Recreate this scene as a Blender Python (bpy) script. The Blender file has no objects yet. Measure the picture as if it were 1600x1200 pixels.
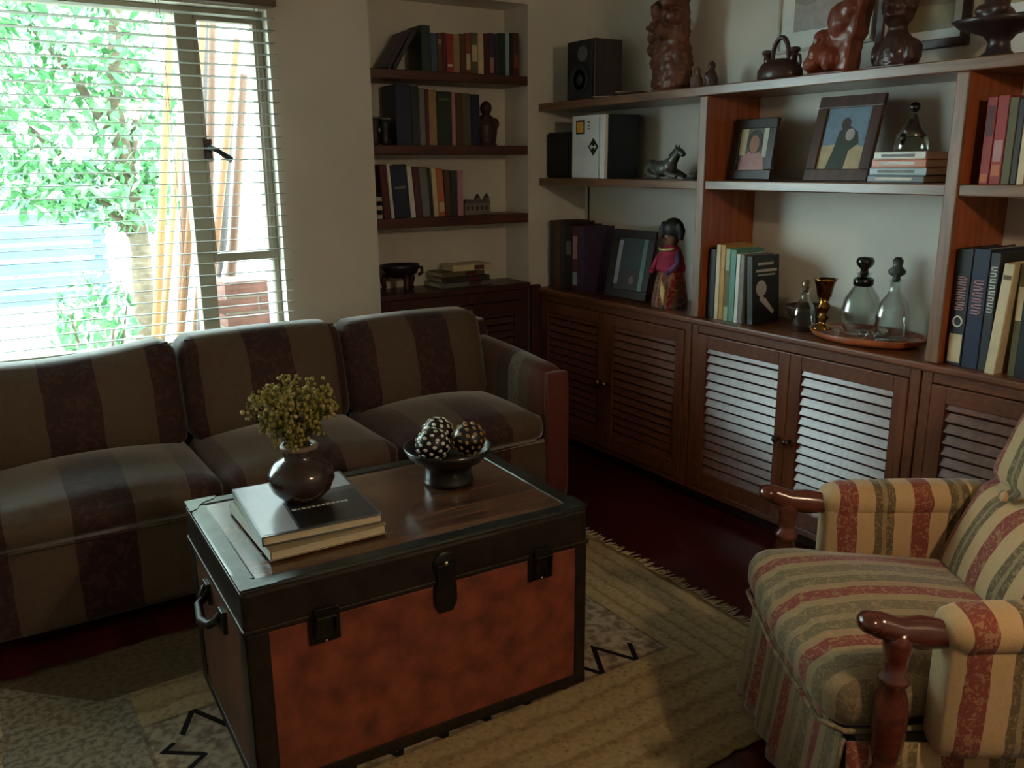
import bpy, bmesh, math, random
from math import sin, cos, pi, radians, sqrt, atan2
from mathutils import Vector, Matrix, Euler
random.seed(7)
SC = bpy.context.scene
COL = SC.collection

# ------------------------------------------------------------------ camera
def make_camera():
    cd = bpy.data.cameras.new('camera'); cd.sensor_fit = 'HORIZONTAL'; cd.sensor_width = 36.0
    cd.lens = 36.0 * 1350.0 / 1600.0; cd.clip_start = 0.02; cd.clip_end = 200
    co = bpy.data.objects.new('camera', cd); COL.objects.link(co)
    yaw, pitch, roll = radians(33.0), radians(14.28), radians(-0.475)
    f = Vector((sin(yaw)*cos(pitch), cos(yaw)*cos(pitch), -sin(pitch)))
    r0 = Vector((cos(yaw), -sin(yaw), 0)); u0 = r0.cross(f)
    r = cos(roll)*r0 + sin(roll)*u0; u = -sin(roll)*r0 + cos(roll)*u0
    M = Matrix((r, u, -f)).transposed().to_4x4(); M.translation = (0, 0, 1.45)
    co.matrix_world = M
    SC.camera = co
make_camera()

# ------------------------------------------------------------------ world, sun, exposure
SC.view_settings.view_transform = 'Standard'
SC.view_settings.look = 'None'
SC.view_settings.gamma = 1.0
SC.view_settings.use_curve_mapping = False
SC.view_settings.exposure = 1.25
w = bpy.data.worlds.new('sky'); SC.world = w; w.use_nodes = True
bg = w.node_tree.nodes['Background']
bg.inputs[0].default_value = (0.78, 0.97, 1.0, 1)
bg.inputs[1].default_value = 8.0
sd = bpy.data.lights.new('sun', 'SUN'); sd.energy = 2.0; sd.angle = 0.01; sd.color = (1, .95, .86)
so = bpy.data.objects.new('sun', sd); COL.objects.link(so)
so.rotation_euler = Vector((-0.66, -0.34, 0.70)).to_track_quat('Z', 'Y').to_euler()
SC.cycles.max_bounces = 8; SC.cycles.diffuse_bounces = 5; SC.cycles.glossy_bounces = 4
SC.cycles.transmission_bounces = 8; SC.cycles.transparent_max_bounces = 8
SC.cycles.sample_clamp_indirect = 6.0
SC.cycles.caustics_reflective = False; SC.cycles.caustics_refractive = False
try:
    SC.cycles.use_denoising = True
except Exception:
    pass

# ------------------------------------------------------------------ helpers
def S(r, g, b):
    def c(v):
        v /= 255.0
        return v/12.92 if v <= .04045 else ((v+.055)/1.055)**2.4
    return (c(r), c(g), c(b), 1)

def mixc(a, b, t): return tuple(a[i]*(1-t)+b[i]*t for i in range(4))
MATS = {}
def newmat(name):
    m = bpy.data.materials.new(name); m.use_nodes = True
    return m, m.node_tree, m.node_tree.nodes['Principled BSDF']

def mat(col, rough=.6, var=.18, scale=14, metal=0, bump=0.0, coat=0, trans=0, ior=1.45, stretch=(1, 1, 1), name=None, spec=.5):
    key = (tuple(col), rough, var, scale, metal, bump, coat, trans, stretch)
    if key in MATS: return MATS[key]
    m, nt, p = newmat(name or 'surface')
    tc = nt.nodes.new('ShaderNodeTexCoord'); mp = nt.nodes.new('ShaderNodeMapping')
    mp.inputs['Scale'].default_value = stretch
    nt.links.new(tc.outputs['Object'], mp.inputs[0])
    n = nt.nodes.new('ShaderNodeTexNoise'); n.inputs['Scale'].default_value = scale; n.inputs['Detail'].default_value = 5
    nt.links.new(mp.outputs[0], n.inputs['Vector'])
    r = nt.nodes.new('ShaderNodeValToRGB')
    r.color_ramp.elements[0].position = .3; r.color_ramp.elements[1].position = .7
    r.color_ramp.elements[0].color = tuple(c*(1-var) for c in col[:3])+(1,)
    r.color_ramp.elements[1].color = tuple(min(1, c*(1+var)) for c in col[:3])+(1,)
    nt.links.new(n.outputs['Fac'], r.inputs[0]); nt.links.new(r.outputs[0], p.inputs['Base Color'])
    p.inputs['Roughness'].default_value = rough; p.inputs['Metallic'].default_value = metal
    p.inputs['Coat Weight'].default_value = coat; p.inputs['Coat Roughness'].default_value = .15
    p.inputs['Transmission Weight'].default_value = trans; p.inputs['IOR'].default_value = ior
    p.inputs['Specular IOR Level'].default_value = spec
    if bump:
        b = nt.nodes.new('ShaderNodeBump'); b.inputs['Strength'].default_value = bump; b.inputs['Distance'].default_value = .004
        nt.links.new(n.outputs['Fac'], b.inputs['Height']); nt.links.new(b.outputs[0], p.inputs['Normal'])
    MATS[key] = m
    return m

def wood(c1, c2, axis='y', rough=.4, scale=3.0, coat=0.0, name='wood'):
    """grain running along axis"""
    key = ('wood', c1, c2, axis, rough, scale, coat)
    if key in MATS: return MATS[key]
    m, nt, p = newmat(name)
    tc = nt.nodes.new('ShaderNodeTexCoord'); mp = nt.nodes.new('ShaderNodeMapping')
    s = [14, 14, 14]; s['xyz'.index(axis)] = 1.2
    mp.inputs['Scale'].default_value = s
    nt.links.new(tc.outputs['Object'], mp.inputs[0])
    n = nt.nodes.new('ShaderNodeTexNoise'); n.inputs['Scale'].default_value = scale; n.inputs['Detail'].default_value = 8
    n.inputs['Distortion'].default_value = .6
    nt.links.new(mp.outputs[0], n.inputs['Vector'])
    r = nt.nodes.new('ShaderNodeValToRGB'); e = r.color_ramp.elements
    e[0].position = .32; e[1].position = .68; e[0].color = c1; e[1].color = c2
    nt.links.new(n.outputs['Fac'], r.inputs[0]); nt.links.new(r.outputs[0], p.inputs['Base Color'])
    p.inputs['Roughness'].default_value = rough
    p.inputs['Coat Weight'].default_value = coat; p.inputs['Coat Roughness'].default_value = .2
    b = nt.nodes.new('ShaderNodeBump'); b.inputs['Strength'].default_value = .12; b.inputs['Distance'].default_value = .002
    nt.links.new(n.outputs['Fac'], b.inputs['Height']); nt.links.new(b.outputs[0], p.inputs['Normal'])
    MATS[key] = m
    return m

def stripes(name, axis, period, off, stops, rough=.9, motif=None, motif_scale=30, weave=260, sheen=.35):
    """hard stripes along an object axis; stops = [(pos, colour)], motif = colour that flecks the darker bands"""
    m, nt, p = newmat(name); L = nt.links.new; N = nt.nodes.new
    tc = N('ShaderNodeTexCoord'); sp = N('ShaderNodeSeparateXYZ'); L(tc.outputs['Object'], sp.inputs[0])
    wob = N('ShaderNodeTexNoise'); wob.inputs['Scale'].default_value = 9; L(tc.outputs['Object'], wob.inputs['Vector'])
    w1 = N('ShaderNodeMath'); w1.operation = 'MULTIPLY_ADD'; w1.inputs[1].default_value = .02; L(wob.outputs['Fac'], w1.inputs[0])
    L(sp.outputs['XYZ'.index(axis.upper())], w1.inputs[2])
    a = N('ShaderNodeMath'); a.operation = 'SUBTRACT'; L(w1.outputs[0], a.inputs[0]); a.inputs[1].default_value = off+.01
    d = N('ShaderNodeMath'); d.operation = 'DIVIDE'; L(a.outputs[0], d.inputs[0]); d.inputs[1].default_value = period
    fr = N('ShaderNodeMath'); fr.operation = 'FRACT'; L(d.outputs[0], fr.inputs[0])
    r = N('ShaderNodeValToRGB'); r.color_ramp.interpolation = 'CONSTANT'; e = r.color_ramp.elements
    e[0].position = 0; e[0].color = stops[0][1]; e[1].position = stops[1][0]; e[1].color = stops[1][1]
    for pos, c in stops[2:]:
        q = e.new(pos); q.color = c
    L(fr.outputs[0], r.inputs[0])
    out = r.outputs[0]
    if motif:
        vo = N('ShaderNodeTexNoise'); vo.inputs['Scale'].default_value = motif_scale; vo.inputs['Detail'].default_value = 3; vo.inputs['Distortion'].default_value = 1.5
        L(tc.outputs['Object'], vo.inputs['Vector'])
        rr = N('ShaderNodeValToRGB'); rr.color_ramp.elements[0].position = .52; rr.color_ramp.elements[1].position = .6
        rr.color_ramp.elements[0].color = (0, 0, 0, 1); rr.color_ramp.elements[1].color = (.45, .45, .45, 1)
        L(vo.outputs['Fac'], rr.inputs[0])
        mx = N('ShaderNodeMix'); mx.data_type = 'RGBA'
        L(rr.outputs[0], mx.inputs[0]); L(out, mx.inputs[6]); mx.inputs[7].default_value = motif
        out = mx.outputs[2]
    nz = N('ShaderNodeTexNoise'); nz.inputs['Scale'].default_value = weave; L(tc.outputs['Object'], nz.inputs['Vector'])
    mu = N('ShaderNodeMix'); mu.data_type = 'RGBA'; mu.blend_type = 'MULTIPLY'; mu.inputs[0].default_value = .5
    L(out, mu.inputs[6]); L(nz.outputs['Color'], mu.inputs[7])
    gm = N('ShaderNodeMix'); gm.data_type = 'RGBA'; gm.inputs[0].default_value = .45
    L(out, gm.inputs[6]); L(mu.outputs[2], gm.inputs[7])
    L(gm.outputs[2], p.inputs['Base Color'])
    b = N('ShaderNodeBump'); b.inputs['Strength'].default_value = .25; b.inputs['Distance'].default_value = .003
    L(nz.outputs['Fac'], b.inputs['Height']); L(b.outputs[0], p.inputs['Normal'])
    p.inputs['Roughness'].default_value = rough; p.inputs['Specular IOR Level'].default_value = .25
    p.inputs['Sheen Weight'].default_value = sheen; p.inputs['Sheen Roughness'].default_value = .35
    return m

class MB:
    def __init__(s): s.v = []; s.f = []; s.mi = []; s.sm = []
    def add(s, vs, fs, mi=0, M=None, smooth=False):
        o = len(s.v)
        for p in vs:
            s.v.append(tuple(M @ Vector(p)) if M is not None else tuple(p))
        for f in fs:
            s.f.append(tuple(i+o for i in f)); s.mi.append(mi); s.sm.append(smooth)
        return s
    def box(s, x0, y0, z0, x1, y1, z1, mi=0, M=None):
        x0, x1 = sorted((x0, x1)); y0, y1 = sorted((y0, y1)); z0, z1 = sorted((z0, z1))
        v = [(x, y, z) for z in (z0, z1) for y in (y0, y1) for x in (x0, x1)]
        return s.add(v, [(0, 2, 3, 1), (4, 5, 7, 6), (0, 1, 5, 4), (2, 6, 7, 3), (0, 4, 6, 2), (1, 3, 7, 5)], mi, M)
    def prism(s, poly, h0, h1, mi=0, M=None):
        n = len(poly); v = [(x, y, h0) for x, y in poly]+[(x, y, h1) for x, y in poly]
        f = [tuple(range(n-1, -1, -1)), tuple(range(n, 2*n))]+[(i, (i+1) % n, n+(i+1) % n, n+i) for i in range(n)]
        return s.add(v, f, mi, M)
    def lathe(s, prof, n=24, c=(0, 0, 0), mi=0, M=None, sx=1, sy=1):
        v = []; f = []; rings = []
        for r, z in prof:
            if r < 1e-4:
                rings.append((len(v), 1)); v.append((c[0], c[1], c[2]+z)); continue
            rings.append((len(v), n))
            for k in range(n):
                a = 2*pi*k/n; v.append((c[0]+r*cos(a)*sx, c[1]+r*sin(a)*sy, c[2]+z))
        for (a0, na), (b0, nb) in zip(rings, rings[1:]):
            if na == 1 and nb == 1: continue
            for k in range(n):
                k2 = (k+1) % n
                if na == 1: f.append((a0, b0+k2, b0+k))
                elif nb == 1: f.append((a0+k, a0+k2, b0))
                else: f.append((a0+k, a0+k2, b0+k2, b0+k))
        if prof[0] == prof[-1]: return s.add(v, f, mi, M, True)
        if rings[0][1] > 1: f.append(tuple(range(n-1, -1, -1)))
        if rings[-1][1] > 1: f.append(tuple(rings[-1][0]+k for k in range(n)))
        return s.add(v, f, mi, M, True)
    def tube(s, pts, r, n=8, mi=0, M=None):
        pts = [Vector(p) for p in pts]; rs = r if isinstance(r, (list, tuple)) else [r]*len(pts)
        v = []; f = []; up = None
        for i, p in enumerate(pts):
            t = (pts[min(i+1, len(pts)-1)]-pts[max(i-1, 0)]).normalized()
            if up is None:
                up = Vector((0, 0, 1)) if abs(t.z) < .9 else Vector((1, 0, 0))
            a = t.cross(up).normalized(); b = a.cross(t).normalized(); up = b
            for k in range(n):
                an = 2*pi*k/n; v.append(tuple(p+(a*cos(an)+b*sin(an))*rs[i]))
        for i in range(len(pts)-1):
            for k in range(n):
                f.append((i*n+k, (i+1)*n+k, (i+1)*n+(k+1) % n, i*n+(k+1) % n))
        f.append(tuple(range(n))); f.append(tuple((len(pts)-1)*n+k for k in range(n-1, -1, -1)))
        return s.add(v, f, mi, M, True)
    def ball(s, c, r, nu=14, nv=9, mi=0, M=None):
        if not isinstance(r, (list, tuple)): r = (r, r, r)
        v = [(c[0], c[1], c[2]-r[2])]; f = []
        for j in range(1, nv):
            t = pi*j/nv
            for k in range(nu):
                a = 2*pi*k/nu
                v.append((c[0]+r[0]*sin(t)*cos(a), c[1]+r[1]*sin(t)*sin(a), c[2]-r[2]*cos(t)))
        v.append((c[0], c[1], c[2]+r[2])); e = len(v)-1
        for k in range(nu):
            f.append((0, 1+(k+1) % nu, 1+k))
            f.append((e, 1+(nv-2)*nu+k, 1+(nv-2)*nu+(k+1) % nu))
            for j in range(nv-2):
                a = 1+j*nu+k; b = 1+j*nu+(k+1) % nu
                f.append((a, b, b+nu, a+nu))
        return s.add(v, f, mi, M, True)
    def rbox(s, x0, y0, z0, x1, y1, z1, r=.04, n=10, puff=(0, 0, 0), mi=0, M=None, warp=None):
        """cushion: rounded box; puff = outward bulge of the faces across x, y, z"""
        c = [(x0+x1)/2, (y0+y1)/2, (z0+z1)/2]; h = [abs(x1-x0)/2, abs(y1-y0)/2, abs(z1-z0)/2]
        bm = bmesh.new(); bmesh.ops.create_cube(bm, size=2.0)
        bmesh.ops.subdivide_edges(bm, edges=bm.edges[:], cuts=n, use_grid_fill=True)
        vs = []
        for q in bm.verts:
            u = q.co
            p = Vector((u[i]*h[i] for i in range(3)))
            core = Vector(max(-(h[i]-r), min(h[i]-r, p[i])) for i in range(3))
            d = p-core
            if d.length > 1e-9: p = core+d.normalized()*r
            for i in range(3):
                o = [j for j in range(3) if j != i]
                p[i] += u[i]*puff[i]*(1-u[o[0]]**2)*(1-u[o[1]]**2)
            p = Vector((p[0]+c[0], p[1]+c[1], p[2]+c[2]))
            if warp: p = warp(p)
            vs.append(tuple(p))
        bm.verts.index_update(); fs = [tuple(v.index for v in f.verts) for f in bm.faces]; bm.free()
        return s.add(vs, fs, mi, M, True)
    def mesh(s, name):
        me = bpy.data.meshes.new(name); me.from_pydata(s.v, [], s.f); me.update()
        me.polygons.foreach_set('material_index', s.mi); me.polygons.foreach_set('use_smooth', s.sm)
        return me
    def build(s, name, mats, parent=None, bevel=0, seg=2, remesh=0, smooth=0, label=None, loc=None, rot=None):
        me = s.mesh(name)
        for m in (mats if isinstance(mats, (list, tuple)) else [mats]): me.materials.append(m)
        o = bpy.data.objects.new(name, me); COL.objects.link(o); o.parent = parent
        if bevel:
            b = o.modifiers.new('bevel', 'BEVEL'); b.width = bevel; b.segments = seg; b.limit_method = 'ANGLE'; b.angle_limit = radians(40)
        if remesh:
            r = o.modifiers.new('remesh', 'REMESH'); r.mode = 'VOXEL'; r.voxel_size = remesh; r.use_smooth_shade = True
        if smooth:
            k = o.modifiers.new('smooth', 'SMOOTH'); k.factor = .6; k.iterations = smooth
        if label: o['label'] = label
        if loc: o.location = loc
        if rot: o.rotation_euler = rot
        return o

def tag(o, label, cat, group=None):
    o['label'] = label; o['category'] = cat
    if group: o['group'] = group
    return o
def thing(name, label, cat, loc=(0, 0, 0), rz=0, group=None, rot=None):
    o = bpy.data.objects.new(name, None); COL.objects.link(o); o.empty_display_size = .05
    o.location = loc; o.rotation_euler = rot if rot else (0, 0, rz)
    return tag(o, label, cat, group)
def struct(o): o['kind'] = 'structure'; return o
def share(o, parent=None, loc=None, rot=None):
    c = o.copy(); COL.objects.link(c); c.parent = parent if parent else o.parent
    if loc: c.location = loc
    if rot: c.rotation_euler = rot
    return c
ORD = ['first', 'second', 'third', 'fourth', 'fifth', 'sixth', 'seventh', 'eighth', 'ninth', 'tenth', 'eleventh', 'twelfth', 'thirteenth', 'fourteenth', 'fifteenth', 'sixteenth', 'seventeenth', 'eighteenth', 'nineteenth', 'twentieth']

# common surfaces
WALL = mat(S(226, 221, 210), .85, .05, 3, bump=.1, name='painted wall')
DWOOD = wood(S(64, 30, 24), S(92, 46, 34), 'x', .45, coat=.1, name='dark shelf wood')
UW_Y = wood(S(98, 66, 46), S(134, 94, 66), 'y', .36, coat=.45, name='varnished wood along')
UW_Z = wood(S(108, 72, 50), S(146, 102, 72), 'z', .36, coat=.45, name='varnished wood upright')
ORW = wood(S(142, 74, 40), S(178, 98, 56), 'z', .4, coat=.15, name='orange panel wood')
CAB_Y = wood(S(92, 50, 32), S(124, 72, 44), 'y', .33, coat=.35, name='cabinet wood along')
CAB_Z = wood(S(92, 50, 32), S(124, 72, 44), 'z', .33, coat=.35, name='cabinet wood upright')
SLATW = wood(S(96, 54, 38), S(122, 72, 50), 'y', .26, coat=.5, name='louvre wood')
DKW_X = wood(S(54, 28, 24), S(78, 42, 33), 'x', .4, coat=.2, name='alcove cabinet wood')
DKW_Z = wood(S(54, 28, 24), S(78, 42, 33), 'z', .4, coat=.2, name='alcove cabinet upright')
PAGES = mat(S(214, 200, 170), .9, .12, 60, stretch=(1, 1, 6), name='book pages')
BLACK = mat(S(18, 17, 18), .35, .2, name='black')
WHITE = mat(S(228, 228, 222), .5, .05, name='white')

# ================================================================== ROOM SHELL
YW, XS, XF = 3.734, 2.90, 2.595
def shell():
    b = MB()
    b.box(-1.7, YW, 0, -.8, 4.0, 2.55); b.box(-.8, YW, 0, 1.24, 4.0, .69); b.box(-.8, YW, 2.07, 1.24, 4.0, 2.55)
    b.box(1.24, YW, 0, 1.69, 4.0, 2.55); b.box(1.69, 3.95, 0, 2.535, 4.0, 2.55); b.box(1.69, YW, 2.2, 2.535, 3.95, 2.55)
    b.box(2.535, YW, 0, 3.05, 4.0, 2.55)
    struct(b.build('wall_back', WALL))
    struct(MB().box(XS, -2.3, 0, 3.05, YW, 2.55).build('wall_right', WALL))
    struct(MB().box(-1.85, -2.3, 0, -1.7, 4.0, 2.55).build('wall_left', WALL))
    struct(MB().box(-1.7, -2.45, 0, 2.9, -2.3, 2.55).build('wall_front', WALL))
    struct(MB().box(-1.85, -2.45, 2.55, 3.05, 4.0, 2.7).build('ceiling', mat(S(220, 216, 205), .9, .04, 2, name='ceiling paint')))
    fl = wood(S(54, 12, 15), S(78, 18, 19), 'y', .3, 2, coat=.3, name='polished red floor')
    struct(MB().box(-1.7, -2.3, -.1, 2.9, 4.0, 0).build('floor', fl))
    # window
    fr = mat(S(150, 140, 122), .5, .06, name='window paint')
    wd = MB()
    y0, y1 = 3.80, 3.85
    wd.box(-.8, y0, .69, 1.24, y1, .73); wd.box(-.8, y0, 2.04, 1.24, y1, 2.07); wd.box(-.8, y0, .73, -.76, y1, 2.04); wd.box(1.215, y0, .73, 1.24, y1, 2.04)
    win = struct(wd.build('window_1', fr, bevel=.004))
    MB().box(.885, 3.785, .73, .955, 3.86, 2.04).build('mullion', fr, win, bevel=.004)
    sash = MB()
    sash.box(.955, 3.79, 1.055, 1.215, 3.84, 1.09); sash.box(.955, 3.79, 2.018, 1.215, 3.84, 2.04)
    sash.box(.955, 3.79, 1.09, .972, 3.84, 2.018); sash.box(1.195, 3.79, 1.09, 1.215, 3.84, 2.018)
    sash.build('casement_sash', fr, win, bevel=.003)
    h = MB(); h.tube([(.975, 3.78, 1.52), (.975, 3.745, 1.525), (1.0, 3.735, 1.51), (1.05, 3.735, 1.475)], [.012, .012, .011, .014], 8)
    h.box(.955, 3.778, 1.47, .985, 3.792, 1.56)
    h.build('casement_handle', BLACK, win, label='black casement handle on the mullion')
    gl, nt, p = newmat('window glass')
    tr = nt.nodes.new('ShaderNodeBsdfTransparent'); tr.inputs[0].default_value = (.93, .97, .96, 1)
    gs = nt.nodes.new('ShaderNodeBsdfGlossy'); gs.inputs['Roughness'].default_value = .02
    mx = nt.nodes.new('ShaderNodeMixShader')
    mx.inputs[0].default_value = .05; nt.links.new(tr.outputs[0], mx.inputs[1]); nt.links.new(gs.outputs[0], mx.inputs[2])
    nt.links.new(mx.outputs[0], nt.nodes['Material Output'].inputs[0])
    for (a, b_, c, d) in ((-.76, .885, .73, 2.04), (.972, 1.195, 1.09, 2.018), (.955, 1.215, .73, 1.055)):
        MB().box(a, 3.818, c, b_, 3.822, d).build('glass_pane', gl, win)
    struct(MB().box(-.85, 3.70, .665, 1.26, 3.80, .69).build('trim_1', mat(S(225, 222, 210), .5, .05), bevel=.006))
shell()

def blind():
    t = thing('venetian_blind', 'wide white venetian blind with open slats hanging in the window', 'blind', (.21, 3.705, 0))
    wm = mat(S(150, 148, 140), .5, .03, name='blind slat')
    MB().box(-1.05, -.03, 2.075, 1.055, .028, 2.125).build('head_rail', mat(S(110, 92, 74), .5, .1), t, bevel=.004)
    me = MB(); n = 8
    sec = [(-.021+.042*k/n, .002*(1-((k-n/2)/(n/2))**2)) for k in range(n+1)]
    v = []; f = []
    for s_, x in enumerate((-1.04, 1.045)):
        for y, z in sec: v.append((x, y, z))
        for y, z in sec: v.append((x, y, z-.0018))
    k = 2*(n+1)
    for i in range(n):
        f += [(i, i+1, k+i+1, k+i), (n+1+i+1, n+1+i, k+n+1+i, k+n+1+i+1)]
    for e in (0, k): f.append(tuple(e+i for i in (list(range(n+1))+list(range(2*n+1, n, -1)))))
    f += [(0, k, k+n+1, n+1), (n, 2*n+1, k+2*n+1, k+n)]
    me.add(v, f, 0, None, False)
    first = None
    z = .735; i = 0
    while z < 2.06:
        if first is None: first = me.build('slat', wm, t); o = first
        else: o = share(first, t)
        o.location = (0, 0, z); o.rotation_euler = (radians(-3+random.uniform(-1.2, 1.2)), random.uniform(-.0012, .0012), 0)
        z += .0463; i += 1
    MB().box(-1.04, -.024, .700, 1.045, .024, .717).build('bottom_rail', wm, t, bevel=.004)
    for x in (-.95, -.25, .60, .98):
        c = MB(); c.tube([(x, -.027, .705), (x, -.027, 2.08)], .0012, 5); c.tube([(x, .027, .705), (x, .027, 2.08)], .0012, 5)
        c.build('ladder_cord', wm, t)
blind()

# ================================================================== GARDEN
def garden():
    g = MB().box(-14, 4.02, -.5, 14, 26, -.35).build('garden_ground', mat(S(150, 150, 140), .95, .15, 3, name='pale paving'))
    struct(g)
    lw = [mat(S(70, 128, 76), .6, .3, 8, name='leaf green'), mat(S(118, 168, 116), .6, .3, 8, name='leaf light')]
    bark = mat(S(96, 82, 66), .9, .3, 20, bump=.5, name='bark')
    def leaves(name, parent, blobs, n, size, seed):
        rnd = random.Random(seed); b = MB()
        for i in range(n):
            c, r = rnd.choice(blobs)
            d = Vector((rnd.gauss(0, 1), rnd.gauss(0, 1), rnd.gauss(0, 1))).normalized()*(rnd.random()**.4)
            p = Vector(c)+Vector((d.x*r[0], d.y*r[1], d.z*r[2]))
            M = Matrix.Translation(p) @ Euler((rnd.uniform(-1.2, 1.2), rnd.uniform(-1.2, 1.2), rnd.uniform(0, 6.28))).to_matrix().to_4x4()
            s = size*rnd.uniform(.6, 1.3)
            b.add([(-s, 0, 0), (0, -s*.42, s*.12), (s, 0, 0), (0, s*.42, s*.12)], [(0, 1, 2, 3)], rnd.randint(0, 1), M)
        o = b.build(name, lw, parent); o['kind'] = 'stuff'; return o
    t = thing('garden_tree', 'leafy green tree with a slim trunk seen through the blind', 'tree', (1.22, 7.2, -.35))
    tr = MB(); tr.tube([(0, 0, 0), (.05, 0, 1.2), (-.02, 0, 2.2), (.1, 0, 3.3)], [.09, .075, .06, .03], 9)
    for (x, z0, dx, dz) in ((0, 1.3, -.7, .9), (0, 1.7, .3, .8), (0, 1.9, -.5, .9)):
        tr.tube([(x, 0, z0), (x+dx*.5, .1, z0+dz*.6), (x+dx, .2, z0+dz)], [.04, .03, .015], 7)
    tr.build('trunk', bark, t)
    leaves('foliage', t, [((-.3, 0, 2.7), (.6, .6, .45)), ((.1, 0, 2.2), (.45, .5, .5)), ((-.75, 0, 2.2), (.5, .5, .4)), ((-.2, 0, 3.1), (.8, .6, .4)), ((.0, 0, 1.6), (.4, .4, .3)), ((-.55, 0, 1.7), (.35, .4, .3)), ((-1.0, 0, 2.9), (.5, .5, .4))], 3000, .065, 3)
    t2 = thing('garden_shrub', 'pale green leafy shrub low in the garden beside the poles', 'shrub', (.72, 5.9, -.35))
    st = MB()
    for k in range(5): st.tube([(0, 0, 0), (.1*cos(k*1.3), .1*sin(k*1.3), .5), (.2*cos(k*1.3), .2*sin(k*1.3), .95)], [.018, .014, .006], 6)
    st.build('stems', bark, t2)
    leaves('foliage', t2, [((0, 0, .75), (.28, .28, .45))], 420, .05, 5)
    t3 = thing('garden_tree', 'spreading tree with light foliage at the far left of the window', 'tree', (-1.2, 10.5, -.35))
    tr = MB(); tr.tube([(0, 0, 0), (.06, 0, 1.6), (0, 0, 3.2)], [.13, .1, .06], 9); tr.build('trunk', bark, t3)
    leaves('foliage', t3, [((-.2, 0, 3.9), (1.5, 1, 1.0)), ((1.0, 0, 3.4), (.8, .8, .7)), ((.1, 0, 2.7), (.9, .8, .5))], 1100, .15, 9)
    # leaning poles
    pc = [S(150, 108, 68), S(128, 86, 56), S(96, 68, 52), S(160, 128, 92), S(70, 64, 64), S(222, 218, 206)]
    spec = [(.74, 1.10, 4.9, 2.36, 0, .022, 'amber pole leaning left of the window mullion'),
            (.86, 1.27, 4.92, 2.40, 1, .020, 'amber pole leaning just right of the window mullion'),
            (1.06, 1.33, 5.0, 2.45, 2, .024, 'brown pole in the middle of the bundle of garden poles'),
            (1.12, 1.375, 5.3, 2.5, 4, .030, 'thick grey pole leaning behind the casement pane'),
            (.97, 1.40, 4.95, 2.08, 1, .021, 'short orange pole leaning by the right window edge'),
            (1.16, 1.45, 5.05, 1.92, 2, .026, 'shortest brown pole beside the right window edge'),
            (1.0, 1.47, 5.12, 1.60, 5, .020, 'short white pole leaning across the bundle of garden poles'),
            (1.02, 1.30, 5.42, 2.45, 2, .024, 'dark brown pole tallest at the back of the garden pole bundle'),
            (1.10, 1.43, 5.48, 2.22, 1, .024, 'orange-brown pole half hidden at the back of the pole bundle'),
            (1.24, 1.52, 5.55, 1.85, 4, .028, 'grey pole at the far right back of the pole bundle'),
            (.80, 1.235, 5.16, 2.30, 3, .020, 'pale straw pole leaning behind the window mullion')]
    for i, (xb, xt, y, top, c, r, lab) in enumerate(spec):
        p = MB()
        p.tube([(xb, y, -.35), ((xb+xt)/2+.01, y-.12, top/2-.2), (xt, y-.25, top)], [r, r*.95, r*.8], 9)
        tag(p.build('garden_pole', mat(pc[c], .7, .3, 6, stretch=(1, 1, .2), name='pole bark')), lab, 'pole', 'poles leaning outside the window')
    # fence of blue boards
    t = thing('garden_fence', 'pale blue board fence across the garden behind the trees', 'fence', (-3.2, 12.6, -.35))
    fm = mat(S(84, 112, 140), .7, .15, 4, name='blue fence paint'); b0 = None
    for k in range(9):
        if b0 is None: b0 = MB().box(0, 0, 0, 5.0, .03, .16).build('board', fm, t); o = b0
        else: o = share(b0, t)
        o.location = (0, 0, .08+k*.2)
    p0 = None
    for k in range(4):
        if p0 is None: p0 = MB().box(-.05, .03, 0, .05, .12, 1.95).build('post', fm, t); o = p0
        else: o = share(p0, t)
        o.location = (.1+k*1.6, 0, 0)
    t = thing('garden_wall', 'low dark brick planter wall outside the right pane', 'wall', (1.10, 4.22, -.35))
    bk = mat(S(112, 74, 66), .85, .3, 10, name='brick'); mo = mat(S(130, 120, 110), .9, .1, name='mortar')
    MB().box(.005, .005, 0, .895, .215, 1.26).build('mortar_core', mo, t)
    b0 = None
    for r in range(16):
        for c in range(4):
            if b0 is None: b0 = MB().box(0, 0, 0, .215, .22, .068).build('brick', bk, t, bevel=.004); o = b0
            else: o = share(b0, t)
            o.location = (c*.225-(.0 if r % 2 else .06), 0, .005+r*.079)
garden()

# ================================================================== LOUVRED DOORS
def louvre_door(parent, W, H, wood_s, wood_r, slat_m, slat_mesh=None, stile=.052, rail=.055, pitch=.037):
    """door in local x (0..W), z (0..H), front at y=0 facing -y"""
    d = MB()
    d.box(0, 0, 0, stile, .022, H); d.box(W-stile, 0, 0, W, .022, H)
    d.box(stile, 0, 0, W-stile, .022, rail*1.3, 1); d.box(stile, 0, H-rail, W-stile, .022, H, 1)
    dr = d.build('door', [wood_s, wood_r], parent, bevel=.0025)
    zb, zt = rail*1.3+.012, H-rail-.006
    n = int((zt-zb)/pitch); L = W-2*stile
    s0 = None
    for k in range(n+1):
        z = zb+(zt-zb)*k/n
        if s0 is None:
            s0 = MB().box(stile-.003, -.003, -.0165, stile+L+.003, .003, .0165).build('slat', slat_m, dr, bevel=.0025, seg=1); o = s0
        else: o = share(s0, dr)
        o.location = (0, .0115, z); o.rotation_euler = (radians(-20+random.uniform(-1.2, 1.2)), 0, 0)
    return dr

def knob(parent, x, z, m):
    k = MB(); k.lathe([(.004, 0), (.008, .002), (.006, .012), (.009, .018), (.013, .024), (.013, .03), (.007, .036), (0, .037)], 14, M=Matrix.Translation((x, 0, z)) @ Matrix.Rotation(pi/2, 4, 'X'))
    return k.build('knob', m, parent)

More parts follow.
